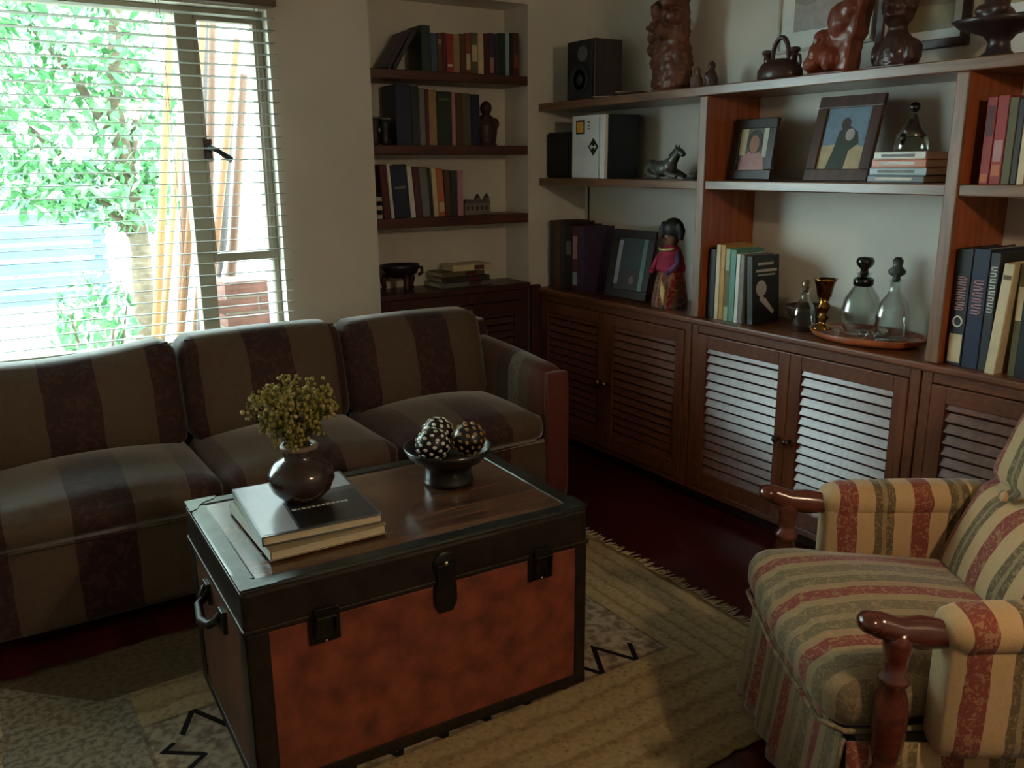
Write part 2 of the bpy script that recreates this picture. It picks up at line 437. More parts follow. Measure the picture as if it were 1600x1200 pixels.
def cabinets():
    # right-hand base units: local x runs towards -Y of the room, local -y faces the room
    H = .795
    bays = [(3.73, 2.60, 'dark louvred base cabinet in the corner behind the sofa arm'),
            (2.595, 1.56, 'louvred base cabinet below the glass decanters'),
            (1.555, .52, 'louvred base cabinet behind the striped armchair')]
    knobm = mat(S(44, 22, 16), .3, .1, coat=.4, name='dark knob'); brass = mat(S(200, 170, 110), .25, .1, metal=1, name='brass')
    for bi, (ya, yb, lab) in enumerate(bays):
        W = ya-yb
        t = thing('base_cabinet', lab, 'cabinet', (XF, ya, 0), -pi/2)
        c = MB()
        c.box(0, .06, 0, W, .295, .06); c.box(0, .024, .06, .02, .295, H); c.box(W-.02, .024, .06, W, .295, H)
        c.box(.02, .285, .06, W-.02, .295, H); c.box(.02, .024, .06, W-.02, .285, .08)
        c.build('body', CAB_Z, t)
        f = MB(); f.box(0, 0, .06, .036, .024, H); f.box(W-.036, 0, .06, W, .024, H)
        f.box(.036, .002, H-.036, W-.036, .024, H); f.box(.036, .002, .06, W-.036, .024, .085)
        f.build('face_frame', CAB_Y, t, bevel=.003)
        MB().box(0, .05, 0, W, .062, .06).build('plinth', mat(S(48, 24, 18), .6, .2, name='plinth'), t)
        dw = (W-.078)/2
        for k in range(2):
            d = louvre_door(t, dw, .668, CAB_Z, CAB_Y, SLATW)
            d.location = (.038+k*(dw+.002), -.004, .088)
            knob(d, dw-.024 if k == 0 else .024, .33, brass if bi == 0 else knobm)
    ct = MB(); ct.box(XF-.022, .45, .795, XS-.002, 3.732, .822)
    tag(ct.build('cabinet_worktop', CAB_Y, bevel=.008), 'long varnished wooden worktop along the right wall over the louvred cabinets', 'worktop')
    # alcove cabinet
    t = thing('alcove_cabinet', 'dark wooden louvred cabinet in the alcove behind the sofa', 'cabinet', (1.695, 3.725, 0))
    W = .835
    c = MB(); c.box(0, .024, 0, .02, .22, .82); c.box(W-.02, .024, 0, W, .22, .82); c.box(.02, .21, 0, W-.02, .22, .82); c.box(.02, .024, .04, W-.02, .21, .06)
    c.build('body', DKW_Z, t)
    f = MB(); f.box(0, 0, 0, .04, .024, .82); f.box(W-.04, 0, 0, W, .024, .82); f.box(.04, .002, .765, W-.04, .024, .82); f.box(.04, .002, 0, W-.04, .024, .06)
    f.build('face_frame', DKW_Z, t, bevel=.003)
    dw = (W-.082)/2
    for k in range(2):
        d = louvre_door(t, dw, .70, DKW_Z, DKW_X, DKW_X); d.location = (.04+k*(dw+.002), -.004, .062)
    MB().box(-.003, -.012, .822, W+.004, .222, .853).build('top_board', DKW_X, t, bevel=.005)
    # corner post covering the pier
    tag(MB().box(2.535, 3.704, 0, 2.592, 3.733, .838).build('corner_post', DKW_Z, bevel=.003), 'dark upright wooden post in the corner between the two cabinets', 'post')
    # alcove shelves
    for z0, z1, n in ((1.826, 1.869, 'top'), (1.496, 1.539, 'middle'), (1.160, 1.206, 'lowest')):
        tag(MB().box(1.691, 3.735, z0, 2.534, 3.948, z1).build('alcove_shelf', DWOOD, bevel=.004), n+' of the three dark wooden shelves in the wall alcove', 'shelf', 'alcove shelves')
    # right-hand shelf unit
    tag(MB().box(XF, .45, 1.705, XS-.002, 3.732, 1.742).build('long_shelf', UW_Y, bevel=.004), 'long top shelf on the right wall carrying speaker and wood carvings', 'shelf')
    for y, lab in ((2.585, 'orange-brown upright shelf panel left of the two framed photographs'), (1.53, 'orange-brown upright shelf panel beside the tall red books'), (.48, 'upright shelf panel at the near end of the right wall')):
        p = thing('shelf_panel', lab, 'panel', (XF, y, .8225))
        MB().box(.012, -.018, 0, .302, .018, .882).build('board', ORW, p)
        MB().box(-.003, -.021, 0, .012, .021, .882).build('edge_strip', UW_Z, p, bevel=.004)
    for ya, yb, lab in ((3.732, 2.604, 'dark middle shelf holding the white box in the corner bay'), (2.566, 1.549, 'middle shelf holding two framed photographs'), (1.511, .50, 'middle shelf at the right edge holding red books')):
        tag(MB().box(XF+.004, yb, 1.344, XS-.002, ya, 1.380).build('bay_shelf', UW_Y, bevel=.004), lab, 'shelf', 'middle shelves of the right wall unit')
cabinets()

# ================================================================== CEILING LAMP (behind the camera)
def lamp():
    t = thing('pendant_lamp', 'warm glass pendant lamp hanging from the ceiling behind the viewer', 'lamp', (1.45, -.25, 2.55))
    MB().lathe([(.05, 0), (.05, -.012), (.02, -.03), (0, -.031)][::-1], 20).build('ceiling_rose', mat(S(190, 170, 120), .3, .1, metal=1), t)
    MB().tube([(0, 0, -.03), (0, 0, -.52)], .004, 6).build('cord', BLACK, t)
    MB().lathe([(r_, z_-.37) for r_, z_ in ((.02, -.14), (.026, -.15), (.10, -.21), (.12, -.235), (.122, -.237), (.102, -.213), (.028, -.152), (.02, -.14))], 28).build('shade', mat(S(235, 225, 200), .4, .05), t)
    e, nt, p = newmat('bulb glow'); p.inputs['Emission Color'].default_value = (1, .72, .45, 1); p.inputs['Emission Strength'].default_value = 8
    MB().ball((0, 0, -.60), .03, 14, 10).build('bulb', e, t)
    ld = bpy.data.lights.new('bulb_light', 'POINT'); ld.energy = 14; ld.color = (1, .74, .49); ld.shadow_soft_size = .05
    lo = bpy.data.objects.new('bulb_light', ld); COL.objects.link(lo); lo.parent = t; lo.location = (0, 0, -.665)
lamp()

# ================================================================== SOFA
def sofa():
    lite = S(106, 88, 70); dark = S(68, 42, 41)
    mo = S(104, 70, 60)
    FX = stripes('sofa stripe fabric', 'x', .36, .57, [(0, dark), (.5, lite)], motif=mo, motif_scale=26, rough=.62, sheen=.9)
    FY = stripes('sofa arm fabric', 'y', .36, 2.86, [(0, S(104, 52, 46)), (.3, lite), (.52, S(132, 126, 112)), (.74, dark)], motif=mo, motif_scale=26, rough=.62, sheen=.9)
    FR = stripes('sofa arm front fabric', 'x', .36, 1.98, [(0, S(116, 56, 50)), (.5, S(110, 52, 46))], motif=mo, motif_scale=26, rough=.62, sheen=.9)
    t = thing('sofa', 'three-seat sofa with broad beige and maroon damask stripes under the window', 'sofa', (0, 0, 0))
    X0, X1 = -.06, 2.02
    SPL = (-.06, .685, 1.345, 2.02)
    b = MB(); b.box(X0-.12, 2.88, .10, X1+.12, 3.66, .30)
    b.build('frame', FX, t, bevel=.015)
    b = MB(); b.rbox(X0+.0, 2.835, .035, X1, 2.90, .315, .02, 8); b.build('front_rail', FX, t)
    b = MB(); b.rbox(X0-.12, 3.46, .06, X1+.12, 3.68, .755, .07, 8); b.build('back_frame', FX, t)
    for sx in (0, 1):
        xa, xb = (X1-.005, X1+.125) if sx else (X0-.125, X0+.005)
        a = MB(); a.rbox(xa, 2.86, .04, xb, 3.62, .615, .05, 10, puff=(.008, 0, .012), warp=lambda p: Vector((p.x, p.y, p.z+(.05*(p.y-2.86)/.76 if p.z > .3 else 0))))
        arm = a.build('arm', FY, t)
        fp = MB(); fp.rbox(xa+.008, 2.838, .045, xb-.006, 2.885, .605, .022, 8)
        fp.build('arm_front', FR, arm)
    cw = (X1-X0)/3
    for k in range(3):
        xa, xb = SPL[k], SPL[k+1]; cw = xb-xa
        s = MB(); s.rbox(xa+.003, 2.83, .315, xb-.003, 3.42, .435, .05, 12, puff=(.004, .022, .05))
        c = s.build('seat_cushion', FX, t)
        p = MB(); p.tube([(xa+.03, 2.822, .33), (xa+cw*.5, 2.815, .328), (xb-.03, 2.822, .33)], .005, 6); p.build('piping', FX, c)
        def lean(q, k=k, xa=xa, cw=cw):
            h = (q.z-.42)/.4
            sag = 0
            if k == 0: sag = -.045*sin(pi*max(0, min(1, (q.x-xa)/cw*.9+.15)))*max(0, h)
            return Vector((q.x, q.y+.10*h, q.z+sag))
        s = MB(); s.rbox(xa+.004, 3.27, .42, xb-.004, 3.46, .815 if k < 2 else .805, .055, 12, puff=(.004, .035, .01), warp=lean)
        c = s.build('back_cushion', FX, t)
        def edge(u, d, z):
            q = lean(Vector((xa+.03+(cw-.06)*u, 3.305+d, z))); return tuple(q)
        p = MB(); p.tube([edge(u/8, -.003, (.807 if k < 2 else .797)) for u in range(9)], .005, 6); p.build('piping', FX, c)
    for x in (X0-.06, X1+.06):
        for y in (2.92, 3.58):
            MB().lathe([(.02, 0), (.026, .04), (.026, .1)], 12, (x, y, 0)).build('foot', DWOOD, t)
sofa()

# ================================================================== RUG
def rug():
    x0, x1, y0, y1 = -.06, 2.0, 1.28, 2.67
    m, nt, p = newmat('woven rug'); L = nt.links.new; N = nt.nodes.new
    def math(op, a, b=None):
        n = N('ShaderNodeMath'); n.operation = op
        for i, v in enumerate((a, b)):
            if v is None: continue
            if isinstance(v, (int, float)): n.inputs[i].default_value = v
            else: L(v, n.inputs[i])
        return n.outputs[0]
    def mix(f, a, b):
        n = N('ShaderNodeMix'); n.data_type = 'RGBA'
        if isinstance(f, (int, float)): n.inputs[0].default_value = f
        else: L(f, n.inputs[0])
        for i, v in ((6, a), (7, b)):
            if isinstance(v, tuple): n.inputs[i].default_value = v
            else: L(v, n.inputs[i])
        return n.outputs[2]
    tc = N('ShaderNodeTexCoord'); sp = N('ShaderNodeSeparateXYZ'); L(tc.outputs['Object'], sp.inputs[0])
    X, Y = sp.outputs[0], sp.outputs[1]
    # distance from the nearest edge, per axis
    ex = math('MINIMUM', math('SUBTRACT', X, x0), math('SUBTRACT', x1, X))
    ey = math('MINIMUM', math('SUBTRACT', Y, y0), math('SUBTRACT', y1, Y))
    e = math('MINIMUM', ex, math('MULTIPLY', ey, .70))
    nz = N('ShaderNodeTexNoise'); nz.inputs['Scale'].default_value = 24; nz.inputs['Detail'].default_value = 4; L(tc.outputs['Object'], nz.inputs['Vector'])
    e2 = math('ADD', e, math('MULTIPLY', nz.outputs['Fac'], .035))
    fr = math('FRACT', math('DIVIDE', e2, .062))
    r = N('ShaderNodeValToRGB'); r.color_ramp.interpolation = 'EASE'; el = r.color_ramp.elements
    el[0].position = 0; el[0].color = S(178, 155, 114); el[1].position = 1; el[1].color = S(178, 155, 114)
    for pos, c in ((.34, S(170, 146, 105)), (.46, S(140, 114, 80)), (.6, S(148, 124, 90)), (.72, S(180, 158, 120))):
        q = el.new(pos); q.color = c
    L(fr, r.inputs[0])
    # knots in the weave of the border
    wv = N('ShaderNodeTexVoronoi'); wv.inputs['Scale'].default_value = 42; L(tc.outputs['Object'], wv.inputs['Vector'])
    kn = N('ShaderNodeValToRGB'); kn.color_ramp.elements[0].position = .12; kn.color_ramp.elements[1].position = .3
    kn.color_ramp.elements[0].color = (.55, .55, .55, 1); kn.color_ramp.elements[1].color = (0, 0, 0, 1); L(wv.outputs['Distance'], kn.inputs[0])
    # broken dashes across the weave, along each band
    mp = N('ShaderNodeMapping'); mp.inputs['Scale'].default_value = (55, 55, 1); L(tc.outputs['Object'], mp.inputs[0])
    ds = N('ShaderNodeTexNoise'); ds.inputs['Scale'].default_value = 1; ds.inputs['Detail'].default_value = 2; L(mp.outputs[0], ds.inputs['Vector'])
    dr = N('ShaderNodeValToRGB'); dr.color_ramp.elements[0].position = .42; dr.color_ramp.elements[1].position = .62
    dr.color_ramp.elements[0].color = (0, 0, 0, 1); dr.color_ramp.elements[1].color = (.85, .85, .85, 1); L(ds.outputs['Fac'], dr.inputs[0])
    plain = mix(dr.outputs[0], S(170, 150, 114), S(122, 102, 74))
    border = mix(kn.outputs[0], mix(.42, r.outputs[0], plain), S(112, 92, 66))
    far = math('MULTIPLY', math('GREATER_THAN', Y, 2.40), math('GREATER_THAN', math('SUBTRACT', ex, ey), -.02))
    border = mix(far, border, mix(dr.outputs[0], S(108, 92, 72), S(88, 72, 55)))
    leftend = math('LESS_THAN', X, .26)
    border = mix(math('MULTIPLY', leftend, math('SUBTRACT', 1, far)), border, mix(dr.outputs[0], S(146, 140, 122), S(104, 92, 76)))
    # field
    fn = N('ShaderNodeTexNoise'); fn.inputs['Scale'].default_value = 38; L(tc.outputs['Object'], fn.inputs['Vector'])
    fc = N('ShaderNodeValToRGB'); fc.color_ramp.elements[0].position = .38; fc.color_ramp.elements[1].position = .62
    fc.color_ramp.elements[0].color = S(122, 104, 88); fc.color_ramp.elements[1].color = S(172, 156, 132); L(fn.outputs['Fac'], fc.inputs[0])
    infield = math('GREATER_THAN', e, .315)
    # black zigzag just inside the field: along x on the long sides, along y on the ends
    def zig(axis, dist, centre):
        tri = math('PINGPONG', axis, .065)
        d = math('ABSOLUTE', math('SUBTRACT', dist, math('ADD', math('MULTIPLY', tri, 1.35), centre)))
        return math('LESS_THAN', d, .012)
    z1 = math('MULTIPLY', zig(X, math('MULTIPLY', ey, .70), .315), math('LESS_THAN', math('MULTIPLY', ey, .70), math('SUBTRACT', ex, .02)))
    z2 = math('MULTIPLY', zig(Y, ex, .345), math('LESS_THAN', math('ADD', ex, .02), math('MULTIPLY', ey, .70)))
    z2 = math('MULTIPLY', z2, math('LESS_THAN', X, .9))
    zz = math('MULTIPLY', math('MAXIMUM', z1, z2), infield)
    line = math('LESS_THAN', math('ABSOLUTE', math('SUBTRACT', e, .318)), .005)
    col = mix(infield, border, fc.outputs[0])
    col = mix(math('MULTIPLY', line, .5), col, S(90, 74, 58))
    col = mix(zz, col, S(24, 20, 20))
    L(col, p.inputs['Base Color']); p.inputs['Roughness'].default_value = .95; p.inputs['Specular IOR Level'].default_value = .15
    bp = N('ShaderNodeBump'); bp.inputs['Strength'].default_value = .5; bp.inputs['Distance'].default_value = .006
    hh = math('ADD', math('MULTIPLY', fr, .4), nz.outputs['Fac']); L(hh, bp.inputs['Height']); L(bp.outputs[0], p.inputs['Normal'])
    t = thing('area_rug', 'flat woven beige rug with striped borders and black zigzags under the trunk', 'rug', (0, 0, 0))
    nx, ny = 70, 48; v = []; f = []
    rnd = random.Random(4)
    for j in range(ny+1):
        for i in range(nx+1):
            x = x0+(x1-x0)*i/nx; y = y0+(y1-y0)*j/ny
            z = .009+.0012*sin(x*9+y*4)
            if i in (0, nx): x += rnd.uniform(-.008, .008)
            if j in (0, ny): y += rnd.uniform(-.006, .006)
            v.append((x, y, z))
    for j in range(ny):
        for i in range(nx):
            a = j*(nx+1)+i; f.append((a, a+1, a+nx+2, a+nx+1))
    b = MB(); b.add(v, f, 0, None, True)
    bd = b.build('woven_field', m, t); so_ = bd.modifiers.new('thick', 'SOLIDIFY'); so_.thickness = .007; so_.offset = -1
    fm = mat(S(200, 184, 150), .95, .2, 40, name='rug fringe')
    fb = MB()
    for (xe, sg) in ((x1, 1), (x0, -1)):
        y = y0+.01
        while y < y1-.01:
            l = rnd.uniform(.03, .06); dy = rnd.uniform(-.012, .012)
            fb.tube([(xe-sg*.008, y, .007), (xe+sg*l*.5, y+dy*.5, .005), (xe+sg*l, y+dy, .0035)], [.0035, .003, .0015], 5)
            y += rnd.uniform(.009, .014)
    fo = fb.build('fringe', fm, t); fo['kind'] = 'stuff'
rug()

# ================================================================== TRUNK
def trunk():
    t = thing('steamer_trunk', 'old travel trunk with red-brown panels and dark metal edges used as coffee table', 'trunk', (.91, 2.05, .011), radians(-2.2))
    W, D, H, LZ = .46, .30, .54, .425
    met = mat(S(56, 47, 40), .38, .3, 22, metal=.55, bump=.15, name='dark trunk metal')
    edge = mat(S(74, 76, 72), .28, .25, 26, metal=.8, name='worn metal edge')
    red = mat(S(128, 66, 46), .5, .45, 16, bump=.35, name='red fibre panel')
    top = wood(S(70, 44, 32), S(116, 80, 58), 'x', .24, 2.2, coat=.5, name='worn trunk top')
    side = mat(S(104, 66, 48), .5, .35, 10, bump=.2, name='brown side panel')
    b = MB(); b.box(-W+.006, -D+.006, .012, W-.006, D-.006, LZ); b.build('body_core', side, t)
    MB().box(-W+.045, -D-.001, .03, W-.03, -D+.008, LZ-.002).build('front_panel', red, t, bevel=.002)
    MB().box(-W+.045, D-.008, .03, W-.03, D+.001, LZ-.002).build('rear_panel', red, t, bevel=.002)
    for sx in (-1, 1):
        MB().box(sx*(W-.008), -D+.05, .03, sx*(W+.001), D-.05, LZ-.002).build('side_panel', side, t, bevel=.002)
    for sx in (-1, 1):
        for sy in (-1, 1):
            c = MB(); w1 = .05 if sx < 0 else .032
            c.box(sx*(W+.004), sy*(D+.004), 0, sx*(W-w1), sy*(D-.004), LZ); c.box(sx*(W+.004), sy*(D+.004), 0, sx*(W-.004), sy*(D-.055), LZ)
            c.build('corner_band', met, t, bevel=.002)
    for sy in (-1, 1):
        MB().box(-W-.005, sy*(D+.005), 0, W+.005, sy*(D-.004), .032).build('bottom_band', met, t, bevel=.002)
    for sx in (-1, 1):
        MB().box(sx*(W+.005), -D, 0, sx*(W-.004), D, .03).build('bottom_band', met, t, bevel=.002)
    # lid
    l = MB(); l.box(-W-.006, -D-.006, LZ+.003, W+.006, D+.006, H-.006)
    lid = l.build('lid', met, t, bevel=.012, seg=3)
    MB().box(-W+.035, -D+.035, H-.010, W-.035, D-.035, H-.003).build('lid_panel', top, lid, bevel=.002)
    e = MB()
    e.box(-W-.004, -D-.004, H-.014, W+.004, -D+.042, H); e.box(-W-.004, D-.042, H-.014, W+.004, D+.004, H)
    e.box(-W-.004, -D+.042, H-.014, -W+.042, D-.042, H); e.box(W-.042, -D+.042, H-.014, W+.004, D-.042, H)
    e.build('lid_rim', edge, lid, bevel=.006, seg=3)
    MB().box(-W-.009, -D-.009, LZ+.003, W+.009, D+.009, LZ+.016).build('lid_lip', met, lid, bevel=.003)
    for sx in (-1, 1):
        for sy in (-1, 1):
            k = MB(); k.prism([(0, 0), (.085, 0), (.075, .02), (.05, .03), (.03, .05), (.02, .075), (0, .085)], H-.003, H+.002, M=Matrix.Translation((sx*(W+.006), sy*(D+.006), 0)) @ Matrix.Diagonal((-sx, -sy, 1, 1)))
            k.build('corner_cap', edge, lid)
    # clasps and lock
    hw = mat(S(46, 42, 36), .35, .3, 30, metal=.7, name='dark hardware'); br = mat(S(190, 180, 150), .25, .1, metal=1, name='bright rivet')
    for x in (-.283, .312):
        c = MB(); c.box(x-.036, -D-.012, LZ-.06, x+.036, -D-.004, LZ+.022); c.box(x-.026, -D-.02, LZ-.045, x+.026, -D-.012, LZ+.03)
        c.tube([(x-.022, -D-.024, LZ-.03), (x-.022, -D-.03, LZ+.012), (x+.022, -D-.03, LZ+.012), (x+.022, -D-.024, LZ-.03)], .004, 6)
        cl = c.build('clasp', hw, t, bevel=.0015)
        for z in (LZ-.055, LZ+.017): MB().ball((x, -D-.013, z), .005, 8, 6).build('rivet', br, cl)
    c = MB(); c.lathe([(.034, 0), (.034, .006), (.026, .009), (0, .01)], 20, M=Matrix.Translation((.03, -D-.004, LZ+.055)) @ Matrix.Rotation(pi/2, 4, 'X'))
    c.box(.005, -D-.016, LZ-.005, .055, -D-.005, LZ+.055); c.prism([(-.03, 0), (.03, 0), (.03, -.05), (.018, -.075), (-.018, -.075), (-.03, -.05)], .003, .012, M=Matrix.Translation((.03, -D, LZ)) @ Matrix.Rotation(pi/2, 4, 'X'))
    lk = c.build('lock', hw, t, bevel=.0015)
    MB().ball((.03, -D-.015, LZ+.06), .007, 10, 7).build('rivet', br, lk)
    # end handles
    for sx in (-1, 1):
        h = MB(); x = sx*(W+.006)
        h.tube([(x, -.075, .365), (x+sx*.03, -.06, .35), (x+sx*.038, 0, .335), (x+sx*.03, .06, .35), (x, .075, .365)], [.010, .011, .013, .011, .010], 8)
        hd = h.build('handle', mat(S(40, 30, 26), .45, .3, name='handle leather'), t)
        for y in (-.085, .085):
            m_ = MB(); m_.box(sx*(W), y-.02, .335, sx*(W+.012), y+.02, .395); m_.tube([(sx*(W+.008), y, .35), (sx*(W+.03), y*.88, .366), (sx*(W+.012), y, .385)], .007, 7)
            m_.build('handle_mount', edge, hd, bevel=.002)
trunk()

# ================================================================== ARMCHAIR
def armchair():
    cream = S(200, 168, 126); red = S(140, 72, 62); grn = S(112, 96, 70); gr2 = S(152, 134, 102)
    st = [(0, red), (.25, cream), (.5, grn), (.6, gr2), (.66, grn), (.76, cream)]
    FXx = stripes('armchair fabric lengthwise', 'x', .19, .04, st, motif=S(190, 160, 116), motif_scale=70)
    st2 = [(0, red), (.2, S(166, 142, 108)), (.34, S(128, 112, 86)), (.56, S(156, 138, 106)), (.68, S(124, 110, 84)), (.86, S(168, 140, 106))]
    FBk = stripes('armchair back fabric', 'y', .19, -.075, st, motif=S(190, 160, 116), motif_scale=70)
    FYy = stripes('armchair fabric crosswise', 'y', .19, -.02, st2, motif=S(190, 160, 116), motif_scale=70)
    wd = wood(S(70, 30, 20), S(104, 46, 28), 'x', .22, 3, coat=.6, name='polished armchair wood')
    t = thing('armchair', 'striped cream, red and green armchair with polished wooden arm scrolls', 'armchair', (1.775, 1.01, .0105), radians(147))
    # base box and skirts
    b = MB(); b.box(-.30, -.285, .08, .24, .285, .30); b.build('seat_base', FYy, t, bevel=.01)
    def skirt(p0, p1, ztop, out, name, m, n=40):
        p0, p1, out = Vector(p0), Vector(p1), Vector(out); v = []; f = []
        rows = 7
        for j in range(rows):
            u = j/(rows-1); z = ztop+(.025-ztop)*u
            for i in range(n+1):
                s_ = i/n; p = p0.lerp(p1, s_)
                w_ = .009*sin(s_*pi*13+1.3*sin(s_*5))*u+.035*u
                v.append((p.x+out.x*w_, p.y+out.y*w_, z))
        for j in range(rows-1):
            for i in range(n):
                a = j*(n+1)+i; f.append((a, a+1, a+n+2, a+n+1))
        o = MB().add(v, f, 0, None, True).build(name, m, t); md = o.modifiers.new('thick', 'SOLIDIFY'); md.thickness = .006
        return o
    skirt((.275, -.315, 0), (.275, .315, 0), .315, (1, 0, 0), 'front_skirt', FYy)
    skirt((.275, .315, 0), (-.32, .335, 0), .315, (0, 1, 0), 'side_skirt', FXx)
    skirt((-.32, -.335, 0), (.275, -.315, 0), .315, (0, -1, 0), 'side_skirt', FXx)
    # seat cushion, wider in front of the posts
    def tee(p):
        k = max(0, min(1, (p.x-.10)/.1)); p.y *= .88+.12*k
        p.z += -.03*max(0, (.1-p.x)/.4)
        return p
    c = MB(); c.rbox(-.27, -.315, .325, .315, .315, .455, .05, 14, puff=(.02, .01, .03), warp=tee)
    sc = c.build('seat_cushion', FYy, t)
    p = MB(); p.tube([(.05, .29, .335), (.2, .312, .335), (.28, .312, .335), (.318, .27, .335), (.332, 0, .335), (.318, -.27, .335), (.28, -.312, .335), (.2, -.312, .335)], .006, 6)
    p.build('piping', FYy, sc)
    # arms
    for sy in (-1, 1):
        a = MB(); a.rbox(-.36, sy*.279, .30, .118, sy*.372, .585, .03, 8); ap = a.build('arm_panel', FXx, t)
        a = MB(); a.rbox(-.36, sy*.274, .53, .125, sy*.384, .615, .042, 10, puff=(0, 0, .008)); a.build('arm_pad', FXx, ap)
        s_ = MB(); s_.tube([(-.34, sy*.33, .553), (.10, sy*.33, .560), (.16, sy*.332, .566), (.205, sy*.334, .570), (.245, sy*.335, .585), (.268, sy*.335, .594)],
                          [.022, .026, .033, .026, .026, .019], 12)
        s_.ball((.262, sy*.335, .590), (.024, .030, .021), 12, 8)
        s_.build('arm_scroll', wd, t)
        pr = [(.020, .04), (.024, .10), (.026, .20), (.021, .235), (.029, .25), (.029, .262), (.021, .275), (.032, .33), (.035, .38), (.031, .425), (.021, .455), (.030, .465), (.030, .475), (.020, .485), (.024, .52), (.029, .55), (.024, .575)]
        MB().lathe(pr, 18, (.205, sy*.336, 0)).build('arm_post', wd, t)
    # back: lower lumbar roll and upper head cushion, leaning
    def lean(z0, x0):
        return lambda q: Vector((x0-(q.z-z0)*.44+q.x, q.y, q.z))
    L = lean(.40, -.165)
    b = MB(); b.rbox(-.20, -.30, .24, -.05, .30, 1.0, .05, 10, warp=L); b.build('back_shell', FBk, t)
    b = MB(); b.rbox(-.085, -.278, .41, .02, .278, .665, .045, 12, puff=(.045, .0, .01), warp=L); lc = b.build('back_cushion', FBk, t)
    b = MB(); b.rbox(-.085, -.278, .655, .02, .278, .98, .045, 12, puff=(.04, .0, .012), warp=L); b.build('back_cushion', FBk, t)
    for y in (-.12, .12):
        q = L(Vector((.045, y, .66))); MB().ball(tuple(q), (.010, .014, .014), 10, 7).build('tuft_button', FBk, lc)
    for x, y in ((-.28, -.26), (-.28, .26), (.2, -.26), (.2, .26)):
        MB().lathe([(.018, 0), (.024, .05), (.024, .08)], 12, (x, y, 0)).build('foot', wd, t)
armchair()

